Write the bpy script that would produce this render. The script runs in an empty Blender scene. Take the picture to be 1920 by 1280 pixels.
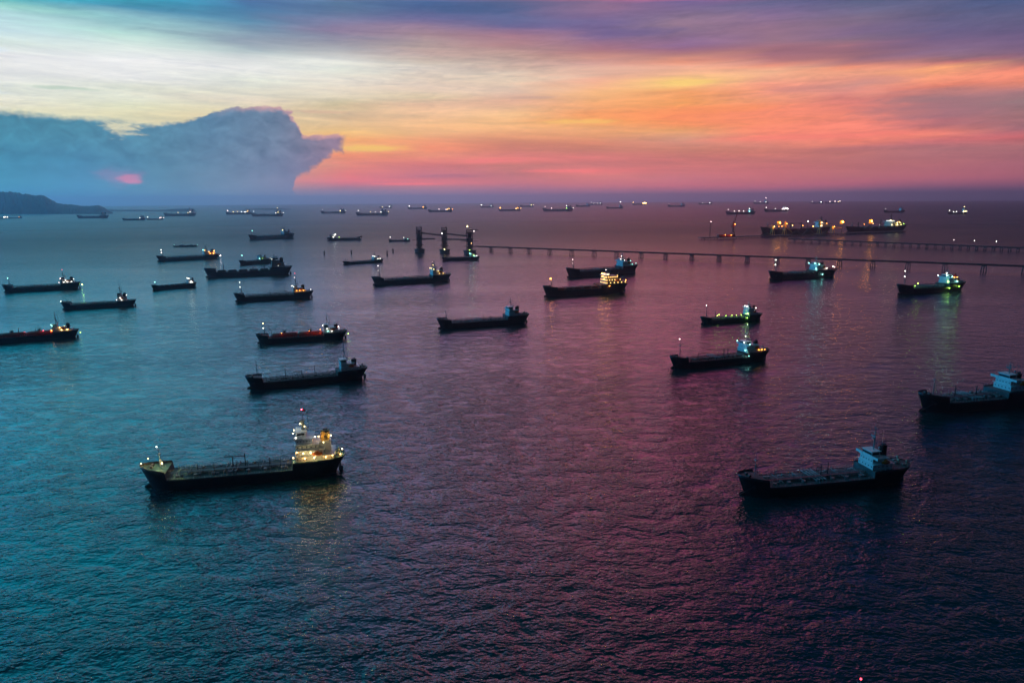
import bpy, bmesh, math, random
from mathutils import Vector, Matrix
random.seed(7)
R = math.radians
sc = bpy.context.scene
C = sc.collection

# ------------------------------------------------------------------ camera
H = 120.0                      # drone height above the sea
RE = 6371000.0                 # the sea follows the real curve of the earth
F = 1280.0                     # focal length in photo pixels (1920 wide)
PITCH = math.atan(268 / F)
ROLL = R(0.36)
cam = bpy.data.cameras.new('camera')
cam.sensor_width = 36.0
cam.lens = 36.0 * F / 1920.0
cam.clip_start = 1.0
cam.clip_end = 200000.0
cam_ob = bpy.data.objects.new('camera', cam)
C.objects.link(cam_ob)
sc.camera = cam_ob
CAMROT = Matrix.Rotation(R(90) - PITCH, 3, 'X') @ Matrix.Rotation(-ROLL, 3, 'Z')
cam_ob.matrix_world = Matrix.Translation((0, 0, H)) @ CAMROT.to_4x4()


def ray(x, y):
    return (CAMROT @ Vector(((x - 960) / F, -(y - 640) / F, -1.0))).normalized()


def sea(x, y):
    """point of the curved sea surface seen at photo pixel x, y"""
    d = ray(x, y)
    a = (d.x * d.x + d.y * d.y) / (2 * RE)
    b = d.z
    disc = b * b - 4 * a * H
    t = (-b - math.sqrt(max(disc, 0))) / (2 * a)
    return Vector((0, 0, H)) + d * t


def seaz(x, y):
    return -(x * x + y * y) / (2 * RE)


def mpp(p):
    """metres per render pixel at point p"""
    return (p - Vector((0, 0, H))).length / 683.0


# ------------------------------------------------------------------ render settings
sc.render.engine = 'CYCLES'
sc.view_settings.view_transform = 'Standard'
sc.view_settings.look = 'None'
sc.view_settings.exposure = 0.0
sc.view_settings.gamma = 1.0
sc.cycles.use_denoising = True
sc.cycles.max_bounces = 5
sc.cycles.diffuse_bounces = 2
sc.cycles.glossy_bounces = 3
sc.cycles.volume_bounces = 0
sc.cycles.sample_clamp_indirect = 4.0
sc.cycles.sample_clamp_direct = 14.0
sc.cycles.caustics_reflective = False
sc.cycles.caustics_refractive = False


def lin(c):
    o = []
    for v in c[:3]:
        v /= 255.0
        o.append(v / 12.92 if v <= 0.04045 else ((v + 0.055) / 1.055) ** 2.4)
    return (o[0], o[1], o[2], 1.0)


# ------------------------------------------------------------------ sky (world)
world = bpy.data.worlds.new('World')
sc.world = world
world.use_nodes = True
nt = world.node_tree
nt.nodes.clear()


class G:
    """tiny helper to write node graphs as expressions"""
    def __init__(s, nt):
        s.nt = nt

    def n(s, t, **k):
        nd = s.nt.nodes.new(t)
        for a, v in k.items():
            setattr(nd, a, v)
        return nd

    def put(s, sock, v):
        if v is None:
            return
        if hasattr(v, 'is_output'):
            s.nt.links.new(v, sock)
        else:
            sock.default_value = v

    def m(s, op, a, b=None, c=None, clamp=False):
        nd = s.n('ShaderNodeMath', operation=op, use_clamp=clamp)
        s.put(nd.inputs[0], a)
        s.put(nd.inputs[1], b)
        s.put(nd.inputs[2], c)
        return nd.outputs[0]

    def rng(s, v, a, b, c=0.0, d=1.0, smooth=True):
        nd = s.n('ShaderNodeMapRange', interpolation_type='SMOOTHSTEP' if smooth else 'LINEAR')
        nd.clamp = True
        s.put(nd.inputs[0], v)
        for i, q in enumerate((a, b, c, d)):
            s.put(nd.inputs[1 + i], q)
        return nd.outputs[0]

    def mix(s, f, a, b, mode='MIX'):
        nd = s.n('ShaderNodeMix', data_type='RGBA', blend_type=mode)
        s.put(nd.inputs[0], f)
        s.put(nd.inputs[6], a)
        s.put(nd.inputs[7], b)
        return nd.outputs[2]

    def xyz(s, x, y, z):
        nd = s.n('ShaderNodeCombineXYZ')
        s.put(nd.inputs[0], x)
        s.put(nd.inputs[1], y)
        s.put(nd.inputs[2], z)
        return nd.outputs[0]

    def noise(s, vec, scale, detail=4, rough=0.55, dist=0.0):
        nd = s.n('ShaderNodeTexNoise')
        s.put(nd.inputs['Vector'], vec)
        nd.inputs['Scale'].default_value = scale
        nd.inputs['Detail'].default_value = detail
        nd.inputs['Roughness'].default_value = rough
        nd.inputs['Distortion'].default_value = dist
        return nd.outputs[0]

    def ramp(s, fac, stops):
        nd = s.n('ShaderNodeValToRGB')
        el = nd.color_ramp.elements
        stops = sorted(stops)
        while len(stops) > 31:          # a colour ramp holds 32 stops: drop the least useful
            w = []
            for i in range(1, len(stops) - 1):
                (p0, c0), (p1, c1), (p2, c2) = stops[i - 1:i + 2]
                t_ = (p1 - p0) / max(p2 - p0, 1e-9)
                w.append((sum(abs(c1[k] - (c0[k] + (c2[k] - c0[k]) * t_)) for k in range(3)), i))
            stops.pop(min(w)[1])
        el[0].position, el[0].color = stops[0]
        el[1].position, el[1].color = stops[-1]
        for p, c in stops[1:-1]:
            e = el.new(p)
            e.color = c
        s.put(nd.inputs[0], fac)
        return nd.outputs[0]


g = G(nt)
DEG = 180 / math.pi


def ae(x, y):
    d = ray(x, y)
    return math.atan2(d.x, d.y) * DEG, math.asin(d.z) * DEG


tc = g.n('ShaderNodeTexCoord')
sep = g.n('ShaderNodeSeparateXYZ')
nt.links.new(tc.outputs['Generated'], sep.inputs[0])
AZ = g.m('MULTIPLY', g.m('ARCTAN2', sep.outputs[0], sep.outputs[1]), DEG)
EL = g.m('MULTIPLY', g.m('ARCSINE', sep.outputs[2]), DEG)
# streaky warp of the elevation, stronger higher up
svec = g.xyz(g.m('MULTIPLY', AZ, 0.05), g.m('MULTIPLY', EL, 0.55), 3.1)
wn = g.noise(svec, 1.0, 6, 0.6, 0.4)
wamp = g.rng(EL, 0.6, 7.0, 0.05, 0.65, False)
ELW = g.m('ADD', EL, g.m('MULTIPLY', g.m('SUBTRACT', wn, 0.5), wamp))
azn = g.noise(g.xyz(g.m('MULTIPLY', AZ, 0.09), g.m('MULTIPLY', EL, 1.2), 9.0), 1.0, 5, 0.6)
AZW = g.m('ADD', AZ, g.m('MULTIPLY', g.m('SUBTRACT', azn, 0.5), 7.0))

# columns of the evening sky: photo x, [(photo y, colour)...]; above: [(elevation, colour)...]
SKY = [
 (0, [(0,70,160,170),(8,150,215,200),(25,185,220,225),(60,205,230,235),(75,215,230,222),(100,235,235,235),(150,232,232,228),(165,232,236,222),(190,236,232,215),(205,235,230,195),(330,200,200,180),(372,75,140,170)]),
 (240, [(0,55,140,165),(15,75,145,175),(25,130,180,195),(40,150,200,205),(55,165,205,205),(65,190,230,220),(75,210,235,225),(90,225,235,230),(110,240,240,240),(150,232,232,230),(165,222,226,210),(180,230,232,215),(200,228,228,195),(215,232,225,185),(330,200,190,170),(372,85,140,165)]),
 (480, [(0,75,110,160),(20,75,125,165),(45,95,145,175),(65,130,150,170),(85,150,165,180),(100,190,205,205),(108,225,228,226),(130,235,235,232),(150,232,235,222),(175,230,225,205),(190,228,212,190),(210,232,215,175),(230,230,205,160),(255,235,205,150),(330,215,150,130),(375,110,130,160)]),
 (640, [(0,80,115,150),(20,95,120,155),(40,125,125,160),(60,140,125,155),(80,150,150,165),(100,185,185,185),(110,225,225,220),(130,228,232,220),(150,238,230,215),(175,232,218,195),(195,215,200,160),(215,215,185,150),(240,235,195,140),(250,250,200,125),(265,255,170,105),(275,255,200,120),(290,250,150,105),(305,240,140,115),(320,235,130,115),(335,240,120,120),(348,190,110,125),(355,150,120,140),(370,145,120,150),(380,120,115,150)]),
 (800, [(0,65,100,150),(20,80,100,145),(38,110,105,150),(50,150,125,150),(65,165,135,145),(85,180,160,155),(100,195,165,160),(115,205,190,175),(130,215,205,195),(145,225,208,190),(165,230,205,185),(180,225,205,170),(195,230,190,160),(215,250,200,155),(235,250,195,140),(250,252,190,135),(262,248,165,120),(280,255,150,110),(290,240,150,115),(305,240,130,120),(320,215,120,125),(330,195,115,130),(342,235,120,120),(352,165,120,135),(370,160,115,145),(378,140,110,150)]),
 (960, [(0,80,95,135),(20,80,100,140),(40,95,105,150),(55,115,105,150),(62,165,120,140),(80,175,130,135),(100,195,160,150),(115,195,165,155),(127,205,175,160),(140,225,205,185),(155,230,205,180),(170,225,195,175),(185,225,175,150),(200,235,185,150),(215,252,200,145),(235,252,190,130),(255,240,165,120),(270,215,135,110),(280,215,130,110),(290,225,130,120),(300,255,135,125),(310,205,125,115),(325,200,115,120),(345,195,115,125),(355,160,110,135),(370,160,110,145),(378,125,105,150)]),
 (1120, [(0,130,105,140),(15,145,110,140),(40,115,100,145),(55,115,100,145),(70,130,105,145),(85,155,110,130),(95,175,120,130),(105,205,145,130),(118,200,150,145),(130,225,180,160),(150,245,180,150),(160,250,185,145),(175,253,190,130),(195,252,180,115),(215,250,160,100),(230,252,170,95),(240,240,170,115),(255,240,165,115),(268,225,140,110),(280,205,130,110),(295,225,125,120),(310,215,125,120),(322,250,130,125),(330,210,125,120),(345,205,120,125),(355,175,110,130),(370,160,105,140),(376,120,100,150)]),
 (1280, [(0,110,95,145),(20,125,105,145),(45,145,120,140),(65,130,105,135),(85,145,110,150),(98,160,105,125),(105,200,140,125),(115,225,145,120),(125,250,180,150),(138,252,190,145),(150,250,205,120),(160,255,205,125),(172,250,165,105),(195,252,165,95),(215,252,145,95),(235,252,150,95),(245,245,170,110),(258,225,160,130),(268,220,145,125),(280,205,130,110),(300,210,120,115),(320,210,120,120),(335,200,120,130),(348,195,110,125),(358,170,105,130),(370,140,100,140),(376,110,95,140)]),
 (1440, [(0,95,100,140),(25,125,105,145),(50,150,115,140),(75,150,115,135),(90,160,110,125),(100,155,105,120),(112,175,115,125),(122,235,150,125),(132,255,190,150),(145,245,175,140),(160,245,155,130),(175,235,150,125),(188,250,160,120),(205,255,145,110),(235,255,145,108),(250,255,140,115),(262,250,140,120),(272,205,130,115),(285,215,125,110),(300,205,120,115),(320,205,115,120),(340,190,110,120),(352,185,105,130),(362,150,105,140),(372,115,90,135)]),
 (1600, [(0,85,95,130),(20,105,105,140),(40,130,110,135),(60,130,105,140),(75,135,110,130),(85,160,110,125),(100,150,105,120),(115,150,105,120),(124,245,150,120),(135,250,170,135),(148,235,155,135),(158,215,150,140),(168,225,145,135),(180,225,135,125),(195,225,130,120),(215,250,140,120),(235,255,140,120),(255,255,138,120),(268,255,140,115),(275,200,120,120),(290,200,120,115),(310,195,115,115),(330,185,112,120),(348,180,100,125),(358,140,105,135),(368,110,95,140)]),
 (1760, [(0,85,95,135),(25,95,95,130),(60,105,95,135),(80,125,100,135),(100,140,110,140),(115,145,105,115),(122,210,120,115),(128,253,170,120),(145,253,160,125),(160,245,140,115),(170,195,130,125),(190,175,120,125),(215,185,115,125),(235,190,115,120),(242,230,130,120),(252,245,135,115),(262,220,120,120),(275,185,120,125),(300,190,115,120),(330,180,105,120),(348,150,95,125),(358,100,85,125),(368,60,80,120)]),
 (1920, [(0,75,95,140),(30,95,95,130),(70,105,90,130),(95,130,100,130),(118,140,100,115),(124,250,145,120),(140,248,145,120),(158,240,140,115),(170,180,125,130),(190,150,120,125),(215,165,115,120),(240,175,115,125),(255,215,110,115),(262,200,110,115),(275,180,115,120),(310,175,105,120),(335,160,95,115),(350,130,85,120),(362,90,80,115),(368,70,75,110)]),
]
# unseen sky above the picture (linear), colours made up to tint the water, by photo x: [(elevation, r, g, b)...]
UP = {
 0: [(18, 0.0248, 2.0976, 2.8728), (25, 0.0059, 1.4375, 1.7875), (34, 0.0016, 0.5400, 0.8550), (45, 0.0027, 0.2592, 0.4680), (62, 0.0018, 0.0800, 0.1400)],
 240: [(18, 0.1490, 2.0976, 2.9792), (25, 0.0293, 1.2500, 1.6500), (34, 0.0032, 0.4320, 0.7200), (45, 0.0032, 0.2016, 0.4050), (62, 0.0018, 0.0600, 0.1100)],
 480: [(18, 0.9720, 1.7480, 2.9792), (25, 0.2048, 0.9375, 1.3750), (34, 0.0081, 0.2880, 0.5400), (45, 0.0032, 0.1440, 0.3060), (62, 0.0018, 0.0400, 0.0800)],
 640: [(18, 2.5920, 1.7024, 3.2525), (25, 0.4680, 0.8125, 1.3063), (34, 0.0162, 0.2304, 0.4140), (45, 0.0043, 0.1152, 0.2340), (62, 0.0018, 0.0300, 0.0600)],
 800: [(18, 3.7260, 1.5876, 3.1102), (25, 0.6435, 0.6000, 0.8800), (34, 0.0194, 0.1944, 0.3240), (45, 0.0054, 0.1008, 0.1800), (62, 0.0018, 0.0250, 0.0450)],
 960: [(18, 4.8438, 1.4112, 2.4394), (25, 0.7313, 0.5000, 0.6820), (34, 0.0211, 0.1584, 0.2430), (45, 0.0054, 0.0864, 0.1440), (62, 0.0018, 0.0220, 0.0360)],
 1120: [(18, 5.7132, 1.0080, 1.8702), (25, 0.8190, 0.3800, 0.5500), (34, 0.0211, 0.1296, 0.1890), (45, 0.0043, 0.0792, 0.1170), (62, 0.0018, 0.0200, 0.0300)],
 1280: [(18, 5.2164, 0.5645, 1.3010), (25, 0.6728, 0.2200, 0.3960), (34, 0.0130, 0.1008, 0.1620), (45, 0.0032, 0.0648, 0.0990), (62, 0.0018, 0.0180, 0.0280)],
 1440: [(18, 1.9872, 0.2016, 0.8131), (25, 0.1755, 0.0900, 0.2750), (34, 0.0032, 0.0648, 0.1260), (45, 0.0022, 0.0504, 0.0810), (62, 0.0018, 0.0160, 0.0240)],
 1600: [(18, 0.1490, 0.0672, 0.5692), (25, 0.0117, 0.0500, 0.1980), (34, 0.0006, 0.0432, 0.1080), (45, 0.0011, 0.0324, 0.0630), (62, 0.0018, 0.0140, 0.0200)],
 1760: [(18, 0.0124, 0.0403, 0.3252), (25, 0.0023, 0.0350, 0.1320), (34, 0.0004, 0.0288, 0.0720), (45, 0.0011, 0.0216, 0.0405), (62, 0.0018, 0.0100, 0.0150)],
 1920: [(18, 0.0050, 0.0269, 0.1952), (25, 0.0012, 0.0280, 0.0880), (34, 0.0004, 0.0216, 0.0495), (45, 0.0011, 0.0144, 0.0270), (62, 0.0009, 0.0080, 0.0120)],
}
ELMAX = 70.0
fac = g.rng(ELW, -1.0, ELMAX, 0.0, 1.0, False)


def epos(e):
    return min(1.0, max(0.0, (e + 1.0) / (ELMAX + 1.0)))


def col_ramp(x, rows, above):
    st = []
    for (y, r_, g_, b_) in rows:
        e = ae(x, y)[1]
        st.append((epos(e), lin((r_, g_, b_))))
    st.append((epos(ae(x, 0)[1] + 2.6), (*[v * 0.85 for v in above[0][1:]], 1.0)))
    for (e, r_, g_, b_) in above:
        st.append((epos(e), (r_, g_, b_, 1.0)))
    return g.ramp(fac, st)


cols = []
for (x, rows) in SKY:
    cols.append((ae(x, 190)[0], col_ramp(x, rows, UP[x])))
# the rest of the horizon, beside and behind the camera
back = [(epos(-1), lin((14,38,58))), (epos(5), lin((16,42,64))), (epos(20), lin((12,36,58))), (epos(45), lin((8,28,46))), (1.0, lin((4,16,28)))]
left_fill = [(epos(-1), lin((50,150,205))), (epos(6), (0.03, 1.15, 3.0, 1)), (epos(14), (0.03, 1.3, 3.4, 1)), (epos(30), lin((100,215,235))), (epos(45), lin((50,170,205))), (1.0, lin((8,38,55)))]  # strong cyan glow added outside the view to light the house fronts
rightc = [(epos(-1), lin((60,60,95))), (epos(8), lin((60,60,95))), (epos(20), lin((30,40,66))), (epos(45), lin((8,18,30))), (1.0, lin((3,10,18)))]
cols = [(-118.0, g.ramp(fac, back)), (-96.0, g.ramp(fac, left_fill)), (-62.0, g.ramp(fac, left_fill))] + cols + [(62.0, g.ramp(fac, rightc)), (110.0, g.ramp(fac, back))]
cur = cols[0][1]
for i in range(1, len(cols)):
    f_ = g.rng(AZW, cols[i - 1][0], cols[i][0], 0, 1, False)
    cur = g.mix(f_, cur, cols[i][1])

# fine streaks of cirrus over everything
st1 = g.noise(g.xyz(g.m('MULTIPLY', AZ, 0.12), g.m('MULTIPLY', g.m('ADD', EL, g.m('MULTIPLY', AZ, 0.03)), 1.9), 5.0), 1.0, 7, 0.62, 0.5)
st2 = g.noise(g.xyz(g.m('MULTIPLY', AZ, 0.55), g.m('MULTIPLY', g.m('SUBTRACT', EL, g.m('MULTIPLY', AZ, 0.05)), 3.6), 2.0), 1.0, 8, 0.7, 0.8)
st3 = g.noise(g.xyz(g.m('MULTIPLY', AZ, 0.07), g.m('MULTIPLY', EL, 0.35), 6.0), 1.0, 3, 0.5)
stm = g.m('ADD', g.m('MULTIPLY', g.m('SUBTRACT', st1, 0.5), g.rng(EL, 0.0, 3.0, 0.1, 0.6)), g.m('MULTIPLY', g.m('MULTIPLY', g.m('SUBTRACT', st2, 0.5), g.rng(EL, 0.5, 4.0, 0.1, 0.55)), g.rng(st3, 0.35, 0.65, 0.3, 1.4)))
gain = g.m('ADD', 1.0, stm)
cur = g.mix(1.0, cur, g.xyz(gain, g.m('ADD', 1.0, g.m('MULTIPLY', stm, 0.9)), g.m('ADD', 1.0, g.m('MULTIPLY', stm, 0.7))), 'MULTIPLY')


BN = g.noise(g.xyz(g.m('MULTIPLY', AZ, 0.6), g.m('MULTIPLY', EL, 2.4), 1.7), 1.0, 5, 0.62)


def blob(x, y, rx, ry, amt, colr, thr=None):
    """small cloud patch painted on the sky at photo x, y (radii in degrees)"""
    global cur
    a0, e0 = ae(x, y)
    dx = g.m('DIVIDE', g.m('SUBTRACT', AZ, a0), rx)
    dy = g.m('DIVIDE', g.m('SUBTRACT', EL, e0), ry)
    d = g.m('SQRT', g.m('ADD', g.m('MULTIPLY', dx, dx), g.m('MULTIPLY', dy, dy)))
    bn = BN
    d = g.m('ADD', d, g.m('MULTIPLY', g.m('SUBTRACT', bn, 0.5), thr or 1.6))
    f2 = g.m('MULTIPLY', g.rng(d, 0.35, 1.15, 1.0, 0.0), amt)
    cur = g.mix(f2, cur, lin(colr))


blob(1625, 172, 1.6, 0.45, 0.3, (255, 165, 140))
blob(1290, 155, 3.0, 0.28, 0.7, (255, 212, 120))
blob(700, 278, 3.2, 0.3, 0.8, (255, 205, 105))
blob(1560, 255, 8.0, 0.25, 0.6, (255, 132, 118))
blob(1090, 228, 3.2, 0.22, 0.6, (255, 205, 110))
blob(920, 302, 2.6, 0.2, 0.6, (255, 128, 125))
blob(1060, 320, 3.6, 0.14, 0.6, (255, 128, 125))
blob(760, 345, 3.6, 0.12, 0.6, (255, 118, 120))
blob(840, 330, 3.0, 0.16, 0.5, (175, 105, 130))
blob(1750, 205, 6.0, 0.8, 0.5, (160, 118, 128))
blob(120, 165, 2.6, 0.16, 0.6, (175, 200, 180))

# cumulonimbus bank on the left: top and under edge against azimuth
TOP = [(-40,200),(0,202),(60,208),(130,214),(200,218),(245,220),(262,226),(300,230),(345,226),(385,216),(415,206),(440,199),(470,200),(505,199),(525,200),(543,207),(546,222),(536,240),(560,238),(566,252),(600,253),(630,248),(652,252),(664,258)]
# as functions of azimuth: the overhang is closed by the lower edge curve
TOPF = [(-40,200),(0,202),(60,208),(130,214),(200,219),(245,222),(262,228),(300,230),(345,226),(385,216),(415,206),(440,200),(505,199),(528,201),(540,206),(545,214),(547,234),(560,236),(564,244),(566,253),(600,254),(635,250),(652,252),(664,260),(700,262)]
BOTF = [(-40,520),(548,520),(553,345),(556,336),(580,322),(605,306),(618,296),(638,290),(640,287),(627,284),(640,276),(655,262),(664,260),(700,262)]


def curve_node(pts, a_lo, a_hi, e_lo, e_hi):
    nd = g.n('ShaderNodeFloatCurve')
    cm = nd.mapping
    cv = cm.curves[0]
    P = []
    for (x, y) in pts:
        a, e = ae(x, y)
        P.append(((a - a_lo) / (a_hi - a_lo), (max(e, -4) - e_lo) / (e_hi - e_lo)))
    P.sort()
    Q = [P[0]]
    for p in P[1:]:
        if p[0] - Q[-1][0] > 0.0012:
            Q.append(p)
    while len(cv.points) < len(Q):
        cv.points.new(0.5, 0.5)
    for k, p in enumerate(Q):
        cv.points[k].location = (p[0], p[1])
        cv.points[k].handle_type = 'VECTOR'
    cm.use_clip = False
    cm.update()
    fz = g.rng(AZC, a_lo, a_hi, 0, 1, False)
    g.put(nd.inputs['Value'], fz)
    nd.inputs['Factor'].default_value = 1.0
    return g.m('ADD', g.m('MULTIPLY', nd.outputs[0], e_hi - e_lo), e_lo)


cn = g.noise(g.xyz(g.m('MULTIPLY', AZ, 1.1), g.m('MULTIPLY', EL, 1.6), 0.0), 1.0, 6, 0.6)
AZC = g.m('ADD', AZ, g.m('MULTIPLY', g.m('SUBTRACT', cn, 0.5), 1.5))
ELC = g.m('ADD', EL, g.m('MULTIPLY', g.m('SUBTRACT', g.noise(g.xyz(g.m('MULTIPLY', AZ, 1.3), g.m('MULTIPLY', EL, 2.4), 7.0), 1.0, 6, 0.62), 0.5), 0.75))
a_lo, a_hi = ae(-40, 240)[0], ae(700, 262)[0]
T_ = curve_node(TOPF, a_lo, a_hi, -4, 10)
B_ = curve_node([(x, y) for x, y in BOTF], a_lo, a_hi, -4, 10)
m1 = g.rng(g.m('SUBTRACT', T_, ELC), -0.05, g.rng(AZ, ae(200, 240)[0], ae(420, 240)[0], 0.55, 0.14), 0, 1)
m2 = g.rng(g.m('SUBTRACT', ELC, B_), -0.15, 0.4, 0, 1)
ax = ae(652, 258)[0]
m3 = g.rng(AZC, ax - 0.8, ax + 0.25, 1, 0)
al = ae(0, 240)[0]
m4 = g.rng(AZ, -75.0, al - 8, 0, 1)
cm_ = g.m('MULTIPLY', g.m('MULTIPLY', m1, m2), g.m('MULTIPLY', m3, m4))
# bright gap in the bank
a0, e0 = ae(232, 240)
dx = g.m('DIVIDE', g.m('SUBTRACT', AZC, a0), 1.15)
dy = g.m('DIVIDE', g.m('SUBTRACT', ELC, e0), 0.55)
gn = g.noise(g.xyz(g.m('MULTIPLY', AZ, 0.9), g.m('MULTIPLY', EL, 3.2), 12.0), 1.0, 5, 0.65)
gap = g.rng(g.m('ADD', g.m('MULTIPLY', g.m('SUBTRACT', gn, 0.5), 3.0), g.m('SQRT', g.m('ADD', g.m('MULTIPLY', dx, dx), g.m('MULTIPLY', dy, dy)))), 0.3, 1.3, 0.1, 1)
cm_ = g.m('MULTIPLY', cm_, gap)


def aepos(x, lo, hi):
    return (ae(x, 290)[0] - lo) / (hi - lo)


cz = g.rng(AZ, a_lo, a_hi, 0, 1, False)
cl_hi = g.ramp(cz, [(aepos(0, a_lo, a_hi), lin((65,135,155))), (aepos(130, a_lo, a_hi), lin((72,140,158))), (aepos(250, a_lo, a_hi), lin((78,138,160))), (aepos(400, a_lo, a_hi), lin((88,130,158))), (aepos(520, a_lo, a_hi), lin((112,132,156))), (aepos(600, a_lo, a_hi), lin((140,125,145))), (aepos(650, a_lo, a_hi), lin((160,125,145)))])
cl_lo = g.ramp(cz, [(aepos(0, a_lo, a_hi), lin((62,145,172))), (aepos(150, a_lo, a_hi), lin((72,142,178))), (aepos(300, a_lo, a_hi), lin((92,142,165))), (aepos(420, a_lo, a_hi), lin((115,142,165))), (aepos(540, a_lo, a_hi), lin((128,132,160))), (aepos(650, a_lo, a_hi), lin((160,118,140)))])
clc = g.mix(g.rng(EL, 0.5, 6.0, 0, 1), cl_lo, cl_hi)
cln = g.noise(g.xyz(g.m('MULTIPLY', AZ, 0.25), g.m('MULTIPLY', EL, 0.5), 1.0), 1.0, 5, 0.6)
clc = g.mix(1.0, clc, g.xyz(*[g.m('ADD', 1.0, g.m('MULTIPLY', g.m('SUBTRACT', cln, 0.5), k)) for k in (0.5, 0.4, 0.3)]), 'MULTIPLY')
# billows inside the bank and a lit rim on the side of the afterglow
bil = g.noise(g.xyz(g.m('MULTIPLY', AZ, 0.75), g.m('MULTIPLY', EL, 1.1), 4.0), 1.0, 7, 0.62, 0.6)
bm2 = g.m('MULTIPLY', g.m('SUBTRACT', bil, 0.5), g.rng(EL, 0.3, 4.0, 0.15, 1.5))
clc = g.mix(1.0, clc, g.xyz(*[g.m('ADD', 0.93, g.m('MULTIPLY', bm2, k)) for k in (1.0, 0.75, 0.6)]), 'MULTIPLY')
clc = g.mix(1.0, clc, (0.88, 1.0, 1.10, 1), 'MULTIPLY')
rim = g.m('MULTIPLY', g.rng(g.m('SUBTRACT', T_, ELC), 0.05, 0.5, 0.75, 0.0), g.rng(AZ, ae(380, 240)[0], ae(520, 240)[0], 0.0, 1.0))
clc = g.mix(rim, clc, lin((225, 165, 165)))
cur = g.mix(g.m('MULTIPLY', cm_, 0.97), cur, clc)
blob(228, 332, 1.7, 0.75, 0.4, (160, 128, 175), 2.0)
blob(243, 338, 0.9, 0.42, 0.6, (235, 130, 165), 2.2)
blob(1500, 166, 3.0, 0.3, 0.45, (205, 135, 130))
blob(1660, 150, 2.4, 0.35, 0.4, (205, 140, 135))
blob(1720, 186, 2.5, 0.3, 0.45, (150, 118, 125))
blob(1330, 40, 4.0, 0.5, 0.4, (160, 125, 150))
blob(1180, 62, 5.0, 0.35, 0.45, (100, 90, 140))
blob(880, 18, 5.0, 0.4, 0.5, (62, 92, 138))
blob(1350, 205, 5.0, 0.35, 0.5, (255, 150, 95))
blob(600, 210, 2.5, 0.15, 0.5, (225, 180, 150))
blob(1000, 183, 2.0, 0.15, 0.5, (205, 165, 150))
cur = g.mix(1.0, cur, g.xyz(*[g.rng(EL, 0.0, 2.8, k, 1.0) for k in (1.6, 1.35, 1.2)]), 'MULTIPLY')
bg = g.n('ShaderNodeBackground')
nt.links.new(cur, bg.inputs[0])
bg.inputs[1].default_value = 1.0
# a little of the physical twilight sky as well
nish = g.n('ShaderNodeTexSky')
nish.sky_type = 'NISHITA'
nish.sun_disc = False
nish.sun_elevation = R(-1.0)
nish.sun_rotation = R(12)
bg2 = g.n('ShaderNodeBackground')
nt.links.new(nish.outputs[0], bg2.inputs[0])
bg2.inputs[1].default_value = 0.01
addn = g.n('ShaderNodeAddShader')
nt.links.new(bg.outputs[0], addn.inputs[0])
nt.links.new(bg2.outputs[0], addn.inputs[1])
wo = g.n('ShaderNodeOutputWorld')
nt.links.new(addn.outputs[0], wo.inputs[0])
world.cycles.sampling_method = 'MANUAL'
world.cycles.sample_map_resolution = 1024


# ------------------------------------------------------------------ materials
def mat(name, col, rough=0.6, metal=0.0, var=0.25, scale=0.6, rust=0.0, emit=None, strength=0.0):
    m_ = bpy.data.materials.new(name)
    m_.use_nodes = True
    t = m_.node_tree
    b = t.nodes['Principled BSDF']
    h = G(t)
    b.inputs['Roughness'].default_value = rough
    b.inputs['Metallic'].default_value = metal
    if emit:
        b.inputs['Base Color'].default_value = (*emit, 1)
        b.inputs['Emission Color'].default_value = (*emit, 1)
        b.inputs['Emission Strength'].default_value = strength
        return m_
    oc = h.n('ShaderNodeTexCoord').outputs['Object']
    n1 = h.noise(oc, scale, 5, 0.65)
    dark = tuple(c * (1 - var) for c in col) + (1,)
    lite = tuple(min(1, c * (1 + var)) for c in col) + (1,)
    c_ = h.mix(h.rng(n1, 0.3, 0.7), dark, lite)
    if rust > 0:
        mp = h.n('ShaderNodeMapping')
        mp.inputs['Scale'].default_value = (1.0, 1.0, 0.25)
        h.put(mp.inputs[0], oc)
        n2 = h.noise(mp.outputs[0], 0.9, 7, 0.7)
        c_ = h.mix(h.m('MULTIPLY', h.rng(n2, 0.52, 0.72), rust), c_, (0.12, 0.045, 0.02, 1))
    h.put(b.inputs['Base Color'], c_)
    return m_


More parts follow.
